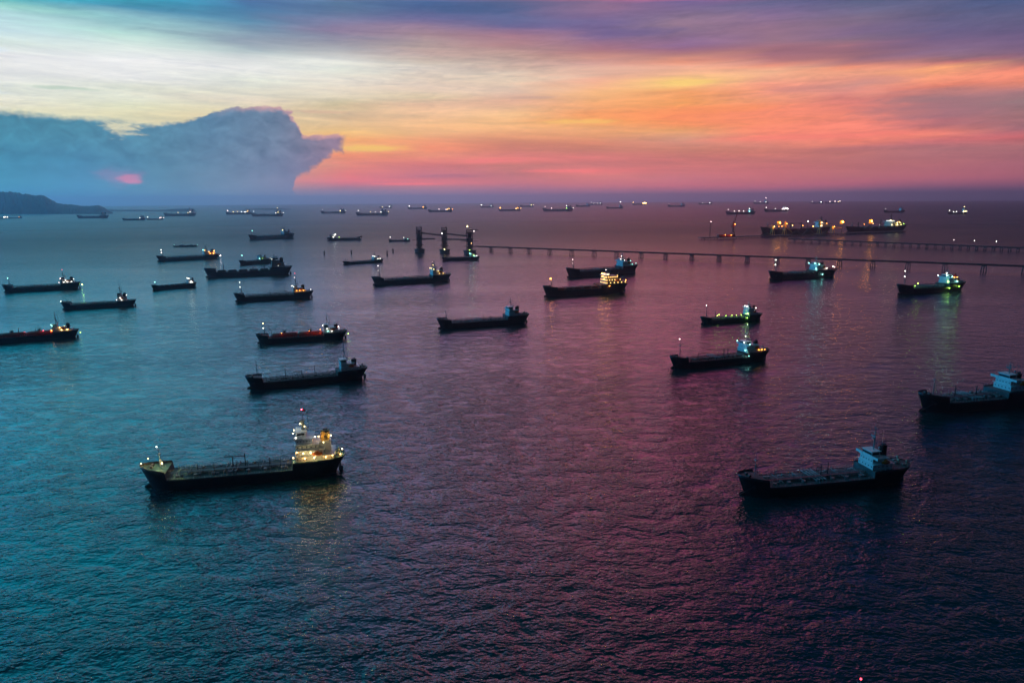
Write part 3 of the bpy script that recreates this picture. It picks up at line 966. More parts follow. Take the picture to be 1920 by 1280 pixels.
        if detail >= 2:
            # tank hatches and vent posts
            rnd = random.Random(int(L * 10))
            nh = 7
            hm = vm = bm_ = None
            for q in range(nh):
                xq = cx0 + (q + 0.5) * (cx1 - cx0) / nh
                for sgn in (-1, 1):
                    yq = sgn * B * 0.27
                    if hm is None:
                        hb_ = MB().tube((0, 0, 0), (0, 0, 1.0 * ks), 0.75 * ks, n=8)
                        hb_.tube((0, 0, 1.0 * ks), (0, 0, 1.12 * ks), 0.9 * ks, n=8)
                        o = hb_.build('tank_hatch', 'grey' if deck != 'deckred' else 'deckred', root)
                        hm = o.data
                        o2 = MB().tube((0, 0, 0), (0, 0, 2.6 * ks), 0.13 * ks * thick).build('vent_pipe', 'grey', root)
                        vm = o2.data
                        o3 = MB().bx(-0.5 * ks, 0.5 * ks, -0.5 * ks, 0.5 * ks, 0, 1.2 * ks).build('deck_locker', 'grey', root)
                        bm_ = o3.data
                    else:
                        o, o2 = link('tank_hatch', hm, root), link('vent_pipe', vm, root)
                        o3 = link('deck_locker', bm_, root) if rnd.random() < 0.6 else None
                    o.location = (xq, yq, zm)
                    o2.location = (xq + 1.6 * ks, yq * 1.2, zm)
                    o2.scale = (1, 1, 0.7 + rnd.random() * 0.6)
                    if o3:
                        o3.location = (xq - 1.8 * ks, yq, zm)
                        o3.scale = (1, 1, 0.6 + rnd.random())
            # raised catwalk above the pipes
            cw = MB()
            cw.bx(cx0, cx1, 2.3 * ks, 3.3 * ks, zm + 2.1 * ks, zm + 2.2 * ks)
            nn = int((cx1 - cx0) / (4.5 * ks))
            for q in range(nn + 1):
                xq = cx0 + q * (cx1 - cx0) / nn
                for yy in (2.3, 3.3):
                    cw.tube((xq, yy * ks, zm), (xq, yy * ks, zm + 3.2 * ks), 0.06 * ks * thick, n=4)
            for yy in (2.3, 3.3):
                for zr in (2.7, 3.2):
                    cw.tube((cx0, yy * ks, zm + zr * ks), (cx1, yy * ks, zm + zr * ks), 0.045 * ks * thick, n=4)
            cw.build('catwalk', 'steel', root)
    if kind == 'gas':
        for (ua, ub) in ((poop + 0.03, 0.53), (0.56, 1 - fcl - 0.05)):
            tk = MB()
            xa, xb = X(ua), X(ub)
            rr = B * 0.3
            zc = zm + 1.2 * ks
            rws = []
            for (xx, r_) in ((xa - rr * 0.5, 0.02), (xa - rr * 0.38, rr * 0.5), (xa - rr * 0.1, rr * 0.85), (xa + rr * 0.2, rr), (xb - rr * 0.2, rr), (xb + rr * 0.1, rr * 0.85), (xb + rr * 0.38, rr * 0.5), (xb + rr * 0.5, 0.02)):
                rws.append([(xx, r_ * 1.25 * math.cos(2 * math.pi * q / 16), zc + r_ * 0.85 * math.sin(2 * math.pi * q / 16)) for q in range(16)])
            tk.grid(rws, close=True)
            tk.build('gas_tank', 'redtank', root, smooth=True)
            dm = MB()
            xc = (xa + xb) / 2
            dm.tube((xc, 0, zc + rr * 0.7), (xc, 0, zc + rr * 0.85 + 1.6 * ks), 1.1 * ks, n=10)
            for q in range(5):
                dm.tube((xc + (q - 2) * 0.8 * ks, 0.8 * ks, zc + rr * 0.7), (xc + (q - 2) * 0.8 * ks, 0.8 * ks, zc + rr + (1.5 + (q % 2)) * ks), 0.18 * ks)
            dm.build('tank_dome', 'steel', root)
    if kind == 'bulk' and detail >= 1:
        nh = 5
        for q in range(nh):
            hc = MB()
            xa = cx0 + (q + 0.12) * (cx1 - cx0) / nh
            xb = cx0 + (q + 0.88) * (cx1 - cx0) / nh
            hc.bx(xa, xb, -B * 0.3, B * 0.3, zm, zm + 1.6 * ks)
            hc.bx(xa - 0.2, xb + 0.2, -B * 0.31, B * 0.31, zm + 1.6 * ks, zm + 2.1 * ks, 0.3, 0.3)
            hc.build('hatch_cover', deck, root)
    # --- posts and derricks on the cargo deck: (u, height, boom)
    for (u, h_, boom) in masts:
        dm = MB()
        xq = X(u)
        dm.tube((xq, 0, zm), (xq, 0, zm + h_ * ks), 0.3 * ks * thick, 0.18 * ks * thick, n=8)
        dm.bx(xq - 0.7 * ks, xq + 0.7 * ks, -0.7 * ks, 0.7 * ks, zm, zm + 0.8 * ks)
        dm.tube((xq, -1.6 * ks, zm + h_ * 0.86 * ks), (xq, 1.6 * ks, zm + h_ * 0.86 * ks), 0.09 * ks * thick)
        pst = dm.build('derrick_post', 'steel', root)
        if boom:
            bmn = MB()
            bmn.tube((xq, 0, zm + h_ * 0.82 * ks), (xq + boom * ks, 0.5 * ks, zm + (h_ * 0.82 + 0.6) * ks), 0.2 * ks * thick)
            bmn.tube((xq, 0, zm + h_ * ks), (xq + boom * 0.85 * ks, 0.5 * ks, zm + (h_ * 0.82 + 0.6) * ks), 0.05 * ks * thick)
            bmn.build('derrick_boom', 'steel', pst)
    # --- railings
    if detail >= 3:
        rl = MB()
        segs = [(poop + 0.005, 1 - fcl - 0.005, 0), (0.002, poop - 0.004, 0.45 * ks)]
        for (ua, ub, off) in segs:
            nn = int((ub - ua) * L / 2.2)
            prev = None
            for sgn in (-1, 1):
                prev = None
                for q in range(nn + 1):
                    u = ua + (ub - ua) * q / nn
                    z = zdeck(u)
                    p = Vector((xat(u, z), sgn * (hb(u, 1) - 0.12), z + off))
                    rl.tube(p, p + Vector((0, 0, 1.05)), 0.04, n=4)
                    if prev is not None:
                        for hh in (0.55, 1.05):
                            rl.tube(prev + Vector((0, 0, hh)), p + Vector((0, 0, hh)), 0.035, n=4)
                    prev = p
        for i, (xa, xb, w_, z_) in enumerate(tops):
            z_ = z_ + th + 0.16
            for sgn in (-1, 1):
                y = sgn * (w_ + 0.6 * ks)
                for hh in (0.5, 1.0):
                    rl.tube((xa - 0.6, y, z_ + hh), (xb, y, z_ + hh), 0.035, n=4)
                for q in range(8):
                    xx = xa - 0.6 + (xb - xa + 0.6) * q / 7
                    rl.tube((xx, y, z_), (xx, y, z_ + 1.0), 0.035, n=4)
        rl.build('railing', 'white', root)
        # poop clutter: winch and ventilators
        for (uu, yy, hh) in ((0.03, 0.2, 1.2), (0.03, -0.2, 1.2), (0.05, 0.0, 0.9)):
            pc = MB()
            pc.tube((X(uu), yy * B, zdeck(uu)), (X(uu), yy * B, zdeck(uu) + hh * ks * 1.6), 0.4 * ks, n=8)
            pc.ball((X(uu) + 0.2, yy * B, zdeck(uu) + hh * ks * 1.6), 0.6 * ks)
            pc.build('ventilator', 'cream', root)
            MB().bx(X(uu) + 1, X(uu) + 2.4, yy * B - 0.6, yy * B + 0.6, zdeck(uu), zdeck(uu) + 0.9 * ks).build('mooring_winch', 'grey', root)
    # --- lamps: (place, colour, strength, size)
    wcam = mid
    LB = {3: 26.0, 2: 10.0}.get(detail, 4.0) * glow
    places = {
        'fm': (fmx + 0.7 * ks, 0, zf + fmh + 0.5 * ks), 'fm2': (fmx + 0.7 * ks, 0, zf + fmh * 0.62),
        'fcp': (fmx - 1.2 * ks, B * 0.12, zf + 2.4 * ks), 'bow': (X(0.99), 0, zshell(1) + 0.5 * ks),
        'wp': (wx1 - 0.5, B * 0.5, wz + 1.6 * ks), 'ws': (wx1 - 0.5, -B * 0.5, wz + 1.6 * ks),
        'wf': (wx1 + 1.0 * ks, hw * 0.45, wz + 2.2 * ks), 'wf2': (wx1 + 1.0 * ks, -hw * 0.3, wz + 2.2 * ks),
        'wm': (wx1 + 1.0 * ks, 0, wz - 1.0 * ks),
        'h1': (x1 + 1.0 * ks, hw * 0.8, zp + 1.9 * ks), 'h2': ((x0 + x1) / 2, hw + 1.1 * ks, zp + th * 0.8),
        'h3': (x0 + (x1 - x0) * 0.2, hw + 1.1 * ks, zp + th * 0.8), 'h4': ((x0 + x1) / 2 + 1.5 * ks, hw + 1.1 * ks, zp + th * 1.8),
        'h5': (x0 + (x1 - x0) * 0.75, hw + 1.1 * ks, zp + th * 0.8), 'h6': (x0 + (x1 - x0) * 0.78, hw + 1.1 * ks, zp + th * 1.8),
        'fn': (fx + 2.6 * ks, 1.8 * ks, fz + fh * 0.55), 'fna': (fx - 2.8 * ks, 0.8 * ks, fz + fh * 0.5),
        'st': (X(0.012), 0, zdeck(0) + 2.4 * ks), 'st2': (X(0.035), B * 0.2, zdeck(0) + 2.0 * ks), 'stl': (X(0.0) - 0.9 * ks, 0, zdeck(0) * 0.55),
        'mt': (mx, 0, ztop + rh + 0.5 * ks), 'mm': (mx + 0.8 * ks, 0, ztop + rh * 0.66), 'ml': (mx + 1.2 * ks, 0, ztop + rh * 0.3),
        'd1': (X(0.40), 0, zm + 5.0 * ks), 'd2': (X(0.55), 0, zm + 5.5 * ks), 'd3': (X(0.70), 0, zm + 5.0 * ks), 'd4': (X(poop + 0.02), B * 0.2, zm + 4.2 * ks),
    }
    for lp in lamps:
        pl, col = lp[0], lp[1]
        s_ = lp[2] if len(lp) > 2 else 1.0
        z_ = lp[3] if len(lp) > 3 else 1.0
        pos = places[pl] if isinstance(pl, str) else (X(pl[0]), pl[1] * B, pl[2] * ks)
        if isinstance(pl, str) and pl in ('d1', 'd2', 'd3', 'd4', 'fcp', 'st', 'st2'):
            # its own short pole
            po = MB().tube((pos[0], pos[1], zm if pl[0] == 'd' else (zf if pl == 'fcp' else zdeck(0) - 0.2)), pos, 0.12 * ks * thick, 0.08 * ks * thick)
            pob = po.build('lamp_pole', 'grey', root)
            o = lamp(pob, pos, col, s_, z_, wcam, 'lamp_head', LB)
        else:
            lamp(root, pos, col, s_, z_, wcam, base=LB)
    return root


ANCH = 'ships anchored in the roadstead'
exec_ships = []
# nearest tanker, lower left, all its lights on
ship('nearest tanker at lower left, green deck, lit house and glowing orange funnel', 'tanker', (275, 912), (640, 880), detail=3,
     funnel='funyel', tiers=4, hl=0.19, hx=0.055, pp=2.9, fc=4.0, fb=4.5, group=ANCH, masts=((0.50, 7.5, 9), (0.56, 6.5, 0), (0.38, 4.5, 0), (0.73, 4.0, 0)),
     lamps=(('fm', 'w', 1.0, .8), ('fcp', 'y', 38.0), ((0.955, 0.0, 13.0), 'a', 26.0, .7), ('bow', 'a', 3, .8), ('wp', 'w', 1.6), ('wf', 'y', 2.0, .8), ('wf2', 'y', 2.0, .8), ('fn', 'a', 9.0, 0.9), ('h1', 'a', 5.0), ('h2', 'y', 3.5, 0.9), ('h4', 'y', 3.2), ('h6', 'y', 3.0, .9), ('h5', 'a', 3.5, .9),
            ('st', 'y', 4.0), ('st2', 'a', 5.0), ('mt', 'r', 1.2, 0.9), ('ml', 'y', 2.5, .8), ('fna', 'y', 3.4), ('h3', 'a', 3.5, .9), ((0.14, 0.46, 19.5), 'w', 2.2, .8), ((0.19, 0.3, 24.0), 'y', 2.4, .8), ((0.235, 0.42, 12.5), 'a', 3, .8), ((0.02, 0.3, 9.5), 'a', 4.5, .8), ((0.10, 0.44, 16.5), 'y', 3.0, .8), ((0.06, 0.4, 9.8), 'a', 3.0, .8)), flag=True, beam=0.17, mast_w=3.2, glow=1.5)
ship('near tanker at lower right with black hull and pale unlit house front', 'tanker', (1388, 926), (1690, 896), detail=3,
     deck='deckgrey', fb=4.6, tiers=2, hl=0.12, hx=0.135, house_w=0.34, pp=3.0, fc=3.6, group=ANCH, masts=((0.48, 7.0, 0), (0.52, 6.0, 3)), radar=13, foremast=11, fun_h=1.5)
ship('unlit tanker with blue-white house, left of centre, three thin deck masts', 'tanker', (466, 728), (684, 706), detail=3,
     deck='deckgrey', fb=4.6, tiers=2, hl=0.15, hx=0.08, pp=2.6, fc=3.4, group=ANCH, masts=((0.68, 8, 0), (0.44, 8, 0), (0.55, 5, 6)), radar=15, foremast=13)
ship('unlit tanker cut by the right edge of the photo, pale blue house front', 'tanker', (1725, 770), (1975, 747), detail=3,
     deck='deckgrey', fb=4.8, tiers=2, hl=0.13, hx=0.29, poop=0.46, house_w=0.34, pp=2.8, fc=3.2, group=ANCH, masts=((0.75, 7, 0), (0.60, 6, 0)), radar=6, foremast=11)
ship('dark tanker right of centre with white lamps on its blue house and orange windows aft', 'tanker', (1259, 690), (1434, 672), detail=3,
     deck='deckred', fb=4.6, tiers=2, hl=0.17, hx=0.10, pp=2.6, fc=3.0, group=ANCH, masts=((0.72, 5, -6), (0.46, 6.5, 0), (0.42, 6.5, 0)), radar=12, foremast=13,
     lamps=(('fm', 'w', 1.2), ('wf', 'w', 1.6), ('wp', 'c', 2.0), ('ws', 'c', 1.2), ('ml', 'w', 1.2), ('mt', 'w', .4, .6), ((0.09, 0.42, 9), 'o', .7), ((0.12, 0.42, 9), 'o', .7), ((0.15, 0.42, 9), 'o', .7), ('h1', 'c', 1), ((0.27, 0.55, 5.5), 'c', 7, .7)))  # the cyan lamp outside the hull is added to colour the water
ship('small tanker with green-yellow floodlit deck, right of centre', 'tanker', (1315, 607), (1424, 599), detail=2, hull='green',
     deck='deckgreen', fb=4.8, tiers=3, hl=0.16, hx=0.10, pp=2.8, fc=2.4, group=ANCH, glow=2.6, masts=((0.76, 9, 0), (0.6, 5, -3)), radar=6, foremast=14, funnel='funred',
     lamps=(('fm', 'w', 1), ('wf', 'w', 1.6), ('wf2', 'w', 1.2), ('d3', 'g', 2.2, .8), ((0.74, 0.1, 9), 'g', 2.6, .8), ('d4', 'g', 3.0, .8), ((0.36, 0.2, 8), 'g', 3, .7), ((0.30, 0.55, 5.0), 'g', 9, .7), ((0.5, 0.1, 8), 'g', 3.0, .7), ((0.6, 0.1, 8), 'g', 3.0, .7), ((0.43, 0.1, 8), 'g', 3.0, .7), ('fn', 'p', 1), ('fna', 'w', .6), ('h1', 'g', 2)))  # green over-side lamp at the house is put in for its reflection
ship('brightly lit ship with rows of glowing cabin windows and orange lamp on its bow', 'cargo ship', (1021, 556), (1171, 546), detail=2, name='cargo_ship',
     fb=5.5, tiers=3, hl=0.24, hx=0.05, pp=2.6, fc=3.0, poop=0.36, group=ANCH, masts=(), radar=4, foremast=7, kind='bulk', deck='deckred', house='grey', lit=('cabins', 'bridge'), glow=1.0,
     lamps=(('fm', 'o', 34, 1.8), ('wf', 'o', 10, 1.2), ('wf2', 'o', 10, 1.2), ('wp', 'o', 8, 1.1), ((0.325, 0.46, 14), 'o', 16, 1.2), ((0.32, 0.25, 16), 'o', 8, 1.1), ((0.26, 0.54, 7.2), 'o', 60, .8), ('st2', 'o', 6, 1.2), ('st', 'o', 5), ('fn', 'a', 2), ('mm', 'p', 1)))
ship('dark tanker half hidden behind the orange lit ship, blue-white house', 'tanker', (1064, 520), (1190, 511), detail=2,
     fb=5.5, tiers=2, hl=0.16, hx=0.09, pp=2.6, fc=2.8, group=ANCH, radar=8, foremast=9, deck='deckgrey',
     lamps=(('fm', 'p', .8), ('fm2', 'p', .5, .7), ('wf', 'w', .8), ('ml', 'p', .9), ('wp', 'w', .8), ('fna', 'c', .8), ('h3', 'c', .6), ('st2', 'c', .5)))
ship('unlit tanker in the middle of the anchorage with white patches along its deck', 'tanker', (823, 616), (987, 604), detail=3,
     fb=4.8, tiers=2, hl=0.14, hx=0.10, pp=2.8, fc=3.0, group=ANCH, masts=((0.5, 5, 0), (0.42, 3.5, 2)), radar=9, foremast=10, deck='deckgrey')
ship('gas carrier with red tanks, floodlit red beside its house, left of centre', 'gas carrier', (484, 643), (648, 633), detail=3, kind='gas', name='gas_carrier',
     fb=4.4, tiers=2, hl=0.17, hx=0.09, pp=2.4, fc=3.2, group=ANCH, masts=((0.83, 8, 0), (0.60, 8, 0)), radar=13, foremast=11, deck='deckred', hull='black', funnel='funred',
     lamps=(('fm', 'y', 1.1), ('fm2', 'w', 1.1), ('wf', 'w', 1.2), ((0.30, 0.36, 11.0), 'o', 9, .7), ((0.42, 0.40, 10.5), 'o', 4, .5), ((0.72, 0.38, 9.5), 'o', 1.2, .5), ('h6', 'w', .7), ('h5', 'c', .6), ('h2', 'w', .6), ('fna', 'w', .8), ('stl', 'g', 1.2)))
ship('red-decked gas carrier cut by the left edge, orange lamps on its stern', 'gas carrier', (-30, 644), (146, 631), detail=2, kind='gas', name='gas_carrier',
     fb=5.0, tiers=2, hl=0.2, hx=0.07, pp=2.6, fc=3.0, group=ANCH, masts=((0.62, 9, 0), (0.45, 7, 0)), radar=13, foremast=11, deck='deckred', funnel='funblack',
     lamps=(('d4', 'o', 6), ((0.36, 0.36, 10), 'r', 3, .6), ((0.55, 0.36, 10), 'r', 1.5, .5), ('wf', 'c', .8), ('wp', 'c', .8), ('h2', 'a', 2.4), ('h3', 'a', 2.4), ('h4', 'a', 2), ('fn', 'a', 1.4), ('stl', 'g', 1.0), ('d1', 'p', .5, .7)))
ship('tanker near the left edge with greenish lamp hanging at its stern', 'tanker', (8, 548), (150, 540), detail=2,
     fb=5.0, tiers=2, hl=0.18, hx=0.08, pp=2.8, fc=3.4, group=ANCH, radar=9, foremast=9, deck='deckgrey',
     lamps=(('fm', 'c', .6), ('wp', 'p', .8), ('h4', 'w', .8), ('h2', 'w', .7), ('h3', 'w', .6), ('h5', 'w', .6), ('fna', 'w', .5), ('stl', 'g', 3.0, 1.2), ('mt', 'r', .5, .7), ('d4', 'p', .5)))
ship('slim dark tanker at left with tall thin mast and few white lamps', 'tanker', (118, 580), (254, 572), detail=2,
     fb=5.2, tiers=3, hl=0.12, hx=0.13, pp=1.8, fc=3.2, group=ANCH, radar=13, foremast=5, deck='deckgrey', hull='navy',
     lamps=(('bow', 'w', .8), ('h4', 'w', 1.0), ('h2', 'w', .6), ('h1', 'p', .5), ('fna', 'w', .6)))
ship('short coaster with a high block house at its right end, left part', 'coaster', (286, 544), (367, 537), detail=2, name='coaster',
     fb=6.8, tiers=3, hl=0.15, hx=0.05, pp=1.6, fc=2.4, poop=0.22, group=ANCH, radar=4, foremast=6, kind='bulk', deck='deckgrey', beam=0.2,
     lamps=(('fm', 'c', .8), ('wf', 'w', 1), ('wp', 'w', 1), ('h2', 'w', .8), ('h5', 'w', .6), ('h4', 'w', .6)))
ship('larger unlit dark freighter at left with pale block house at its right', 'cargo ship', (387, 520), (545, 513), detail=2, name='cargo_ship', hull='navy',
     fb=5.2, tiers=3, hl=0.15, hx=0.09, pp=2.8, fc=3.2, group=ANCH, radar=4, foremast=0, kind='bulk', deck='deckgrey', house='grey', masts=((0.78, 9, 0), (0.45, 6, 0), (0.32, 6, 0)),
     lamps=(('wf', 'w', .5, .7), ('wp', 'w', .5, .7), ('h2', 'w', .4, .7)))
ship('small dark tanker just behind the larger freighter, green lamps amidships', 'tanker', (450, 497), (520, 491), detail=2, group=ANCH,
     fb=5.5, tiers=2, hl=0.2, hx=0.3, pp=2.5, poop=0.5, fc=2.4, foremast=10, radar=4, lamps=(('fm', 'c', .8), ('h1', 'c', .8), ('h5', 'g', .5, .7)))
ship('long low tanker at left with orange lamps clustered round its stern house', 'tanker', (296, 490), (410, 484), detail=2, group=ANCH,
     fb=4.2, tiers=2, hl=0.18, hx=0.08, pp=2.2, fc=2.6, foremast=9, radar=9, deck='deckred',
     lamps=(('fm', 'w', .8), ('fm2', 'p', .9), ('wf', 'c', 1), ('wp', 'a', .8), ('h2', 'o', 1.2), ('h4', 'a', .8), ('h3', 'o', 2.0), ('fna', 'o', 2.0, 1.2), ('stl', 'p', 2, 1.2)))
ship('small unlit tanker far off at left, above the orange lamped tanker', 'tanker', (468, 450), (550, 446), detail=2, group=ANCH,
     fb=5.4, tiers=2, hl=0.18, hx=0.08, pp=3, fc=3, foremast=8, radar=8, deck='deckgrey', lamps=(('fm', 'c', .5), ('wf', 'y', .8)))
ship('tanker at left with a row of orange windows under its house and red masthead lamp', 'tanker', (442, 565), (585, 557), detail=2, group=ANCH,
     fb=4.8, tiers=2, hl=0.16, hx=0.10, pp=2.4, fc=3, foremast=13, radar=13, deck='deckgrey', funnel='funred', masts=((0.55, 6, 0), (0.35, 4.5, 3)),
     lamps=(('fm', 'w', .9), ('fm2', 'w', .8), ('wf', 'w', 1.8), ('wp', 'w', .8), ('mt', 'r', .6, .8), ('mm', 'p', .6), ('h5', 'o', 1.3), ('h2', 'o', 1.3), ('h3', 'o', 1.3), ('st2', 'w', .6)))
ship('green-hulled tanker in the middle with warm yellow lamps along its bridge', 'tanker', (700, 534), (842, 526), detail=2, group=ANCH, hull='green',
     fb=4.4, tiers=2, hl=0.16, hx=0.09, pp=2.8, fc=3, foremast=12, radar=9, deck='deckgreen', funnel='funred',
     lamps=(('fm', 'w', .7), ('fm2', 'w', .4, .7), ('wf', 'y', .9), ('wf2', 'y', .9), ('wp', 'y', .9), ('ml', 'y', .8), ('h4', 'y', .7), ('h2', 'a', .6), ('h3', 'a', .6)))
ship('low small tanker left of the three towers, deck almost awash', 'tanker', (644, 496), (717, 491), detail=2, group=ANCH, hull='green',
     fb=3.2, tiers=2, hl=0.18, hx=0.08, pp=2.2, fc=1.8, foremast=7, radar=8, deck='deckgreen', lamps=(('wf', 'w', .8), ('wp', 'w', .9), ('h2', 'w', .6), ('h3', 'w', .6)))
ship('barge-like tanker moored under the towers with green-white lamps at its right end', 'tanker', (830, 489), (898, 487), detail=2, group=ANCH, hull='navy',
     fb=6.2, tiers=2, hl=0.2, hx=0.06, pp=1.2, fc=1.0, foremast=0, radar=4, lamps=(('wf', 'c', 1.2), ('wp', 'c', .8), ('h2', 'c', .9), ('h3', 'p', .9), ('h4', 'g', .6)), deck='deckgrey')
ship('tanker with its house at the left end and green floodlit deck, left of the towers', 'tanker', (678, 450), (614, 451), detail=2, group=ANCH,
     fb=4.8, tiers=2, hl=0.16, hx=0.08, pp=2.0, fc=3.4, foremast=0, radar=6, deck='deckgreen',
     lamps=(('wf', 'w', 1.6), ('ws', 'w', 1.6), ((0.2, -0.4, 9), 'w', 1.2), ((0.35, -0.1, 8), 'g', 1.0, .8), ((0.95, -0.2, 6), 'p', .7)))
ship('little tanker close left of the first tower, two white lamps', 'tanker', (729, 453), (769, 452), detail=2, group=ANCH,
     fb=4.6, tiers=2, hl=0.2, hx=0.1, pp=2, fc=2.5, foremast=9, radar=6, lamps=(('fm', 'w', .6), ('wf', 'w', .6), ('h3', 'c', .5)), deck='deckgrey')
ship('tanker under the right part of the jetty with cyan lit house and green glow', 'tanker', (1443, 524), (1562, 517), detail=2, group=ANCH,
     fb=4.8, tiers=2, hl=0.16, hx=0.18, poop=0.36, glow=3.0, pp=2.6, fc=2.8, foremast=12, radar=7, deck='deckred',
     lamps=(('fm', 'w', .8), ('fm2', 'w', 1.2), ((0.83, .1, 7), 'a', .6, .7), ('wf', 'c', 3), ('wp', 'c', 3), ('ws', 'c', 2), ('h3', 'p', .9), ((0.09, .3, 11), 'p', .6), ((0.05, .2, 10), 'p', .5), ('h1', 'c', 2), ((0.28, 0.55, 3.5), 'c', 7, .7)))  # last lamp, hung outside the hull, is added for the glow on the water
ship('rightmost mid-distance tanker with green foredeck lamps and orange lamps aft', 'tanker', (1684, 551), (1801, 542), detail=2, group=ANCH,
     fb=4.8, tiers=2, hl=0.2, hx=0.10, pp=2.4, fc=3.0, poop=0.32, glow=3.0, foremast=13, radar=5, deck='deckgreen', funnel='funred',
     lamps=(('fm', 'w', .9), ('fm2', 'w', .9), ((0.72, .1, 9), 'g', 2.0, .8), ((0.76, .1, 7), 'g', 1.5, .7), ('wf', 'c', 3), ('wp', 'c', 3), ('ws', 'w', 2), ('ml', 'w', 1.2), ('fn', 'o', 1.6), ('fna', 'o', 2), ('h1', 'g', 3), ('h2', 'c', 1), ((0.33, 0.55, 3.5), 'g', 5, .7), ((0.18, 0.55, 4.5), 'g', 5, .7)))  # last two green lamps are added over the side to tint the reflection
ship('low dark barge carrier far left with tiny white lamps', 'barge', (325, 463), (370, 462), detail=1, group=ANCH, name='barge', kind='bulk',
     fb=2.6, tiers=1, hl=0.5, hx=0.15, pp=1.2, poop=0.75, fc=1, fcl=0.1, foremast=3, radar=2, fun_h=.4, lamps=(('fm', 'c', .3, .8), ('st', 'c', .3, .8)), bulb=False)
ship('ship cut by the bottom edge, only its masthead with red lamp showing', 'tanker', (1246, 1426), (1721, 1390), detail=2, group=ANCH,
     fb=4.6, tiers=2, hl=0.17, hx=0.14, pp=2.6, fc=3, foremast=9, radar=8.5, lamps=(('mt', 'r', .5), ('mm', 'w', .4, .7)))


# ------------------------------------------------------------------ jetties
def line_pts(a, b):
    A, B_ = sea(*a), sea(*b)
    return A, B_


def trestle(name, label, cat, a, b, xs, deck_h, width, beams, bent_w, legs, pile_r, group=None, rail=True, yline=None):
    """a straight jetty on clusters of piles; a, b = waterline pixels of its ends; xs = photo x of each bent"""
    A, B_ = line_pts(a, b)
    mid = (A + B_) / 2
    mid.z = seaz(mid.x, mid.y)
    d = B_ - A
    rz = math.atan2(d.y, d.x)
    Lh = math.hypot(d.x, d.y) / 2
    root = empty(name, mid, rz)
    tag(root, label, cat, group)
    mb = MB()
    mb.bx(-Lh, Lh, -width / 2, width / 2, deck_h - 1.0, deck_h)
    for sgn in (-1, 1):
        y_ = sgn * width * 0.33
        mb.bx(-Lh, Lh, y_ - 0.35, y_ + 0.35, deck_h - 1.9, deck_h - 1.003)
    mb.build('roadway', 'concrete', root)
    pp = MB()
    for q in range(beams):
        y = width / 2 + 0.9 + q * 1.0
        pp.tube((-Lh, -y, deck_h + 0.9), (Lh, -y, deck_h + 0.9), 0.42)
    nsup = int(Lh * 2 / 18)
    for q in range(nsup):
        x = -Lh + (q + 0.5) * 2 * Lh / nsup
        pp.bx(x - 0.15, x + 0.15, -width / 2 - beams * 1.0 - 0.9, -width / 2 + 0.2, deck_h - 0.4, deck_h + 0.5)
    pp.build('pipeline', 'steel', root)
    if rail:
        rl = MB()
        for sgn in (-1, 1):
            y = sgn * (width / 2 - 0.2)
            rl.tube((-Lh, y, deck_h + 1.1), (Lh, y, deck_h + 1.1), 0.07, n=4)
            for q in range(nsup * 3):
                x = -Lh + q * 2 * Lh / (nsup * 3)
                rl.tube((x, y, deck_h), (x, y, deck_h + 1.1), 0.06, n=4)
        rl.build('railing', 'steel', root)
    me = None
    ang = Matrix.Rotation(-rz, 3, 'Z')
    for x in xs:
        t = (x - a[0]) / (b[0] - a[0])
        p = sea(x, a[1] + (b[1] - a[1]) * t)
        loc = ang @ (Vector((p.x, p.y, 0)) - Vector((mid.x, mid.y, 0)))
        if me is None:
            bt = MB()
            bt.bx(-bent_w / 2, bent_w / 2, -width * 0.75, width * 0.75, deck_h - 2.6, deck_h - 1.0)
            for i in range(legs):
                xx = (-0.42 + 0.84 * i / max(1, legs - 1)) * bent_w
                for sgn in (-1, 1):
                    bt.tube((xx, sgn * width * 0.55, deck_h - 2.5), (xx * 1.35, sgn * width * 0.8, -1.5), pile_r)
            o = bt.build('pile_bent', 'concrete', root)
            me = o.data
        else:
            o = link('pile_bent', me, root)
        o.location = (loc.x, 0, 0)
    return root


trestle('jetty', 'long dark pipeline jetty on pile clusters running from the towers to the right edge', 'jetty', (884, 470), (1935, 512),
        [921, 957, 992, 1031, 1072, 1114, 1156, 1202, 1248, 1297, 1348, 1401, 1457, 1515, 1574, 1636, 1702, 1771, 1844, 1921],
        11.0, 5.0, 2, 6.5, 3, 0.6)
trestle('jetty', 'thinner far jetty on close-set piles behind the long one, right side', 'jetty', (1478, 453), (1935, 472),
        [1490 + i * 15.5 for i in range(29)], 8.0, 4.0, 1, 4.0, 2, 0.45)


def lamp_post(label, x, y, h, k, s, size=1.0, base=0.0, group=None, name='lamp_post', cat='lamp post'):
    p = sea(x, y)
    root = empty(name, (p.x, p.y, p.z + base))
    tag(root, label, cat, group)
    w = mpp(p)
    mb = MB()
    mb.tube((0, 0, -2 if base == 0 else 0), (0, 0, h), 0.22 * w * 0.6, 0.12 * w * 0.6)
    mb.bx(-0.8, 0.8, -0.4, 0.4, h - 0.5, h)
    mb.build('pole', 'steel', root)
    lamp(root, (0, 0, h + 0.3 * w), k, s, size, p, 'lamp_head')
    return root


lamp_post('left of three small lamps standing on the far jetty at right', 1787, 466, 19, 'w', 0.5, .8, group='lamps on the far jetty')
lamp_post('middle of three small lamps standing on the far jetty at right', 1825, 467.5, 19, 'w', 0.5, .8, group='lamps on the far jetty')
lamp_post('right one of three small lamps standing on the far jetty', 1866, 469.2, 19, 'w', 0.6, .8, group='lamps on the far jetty')


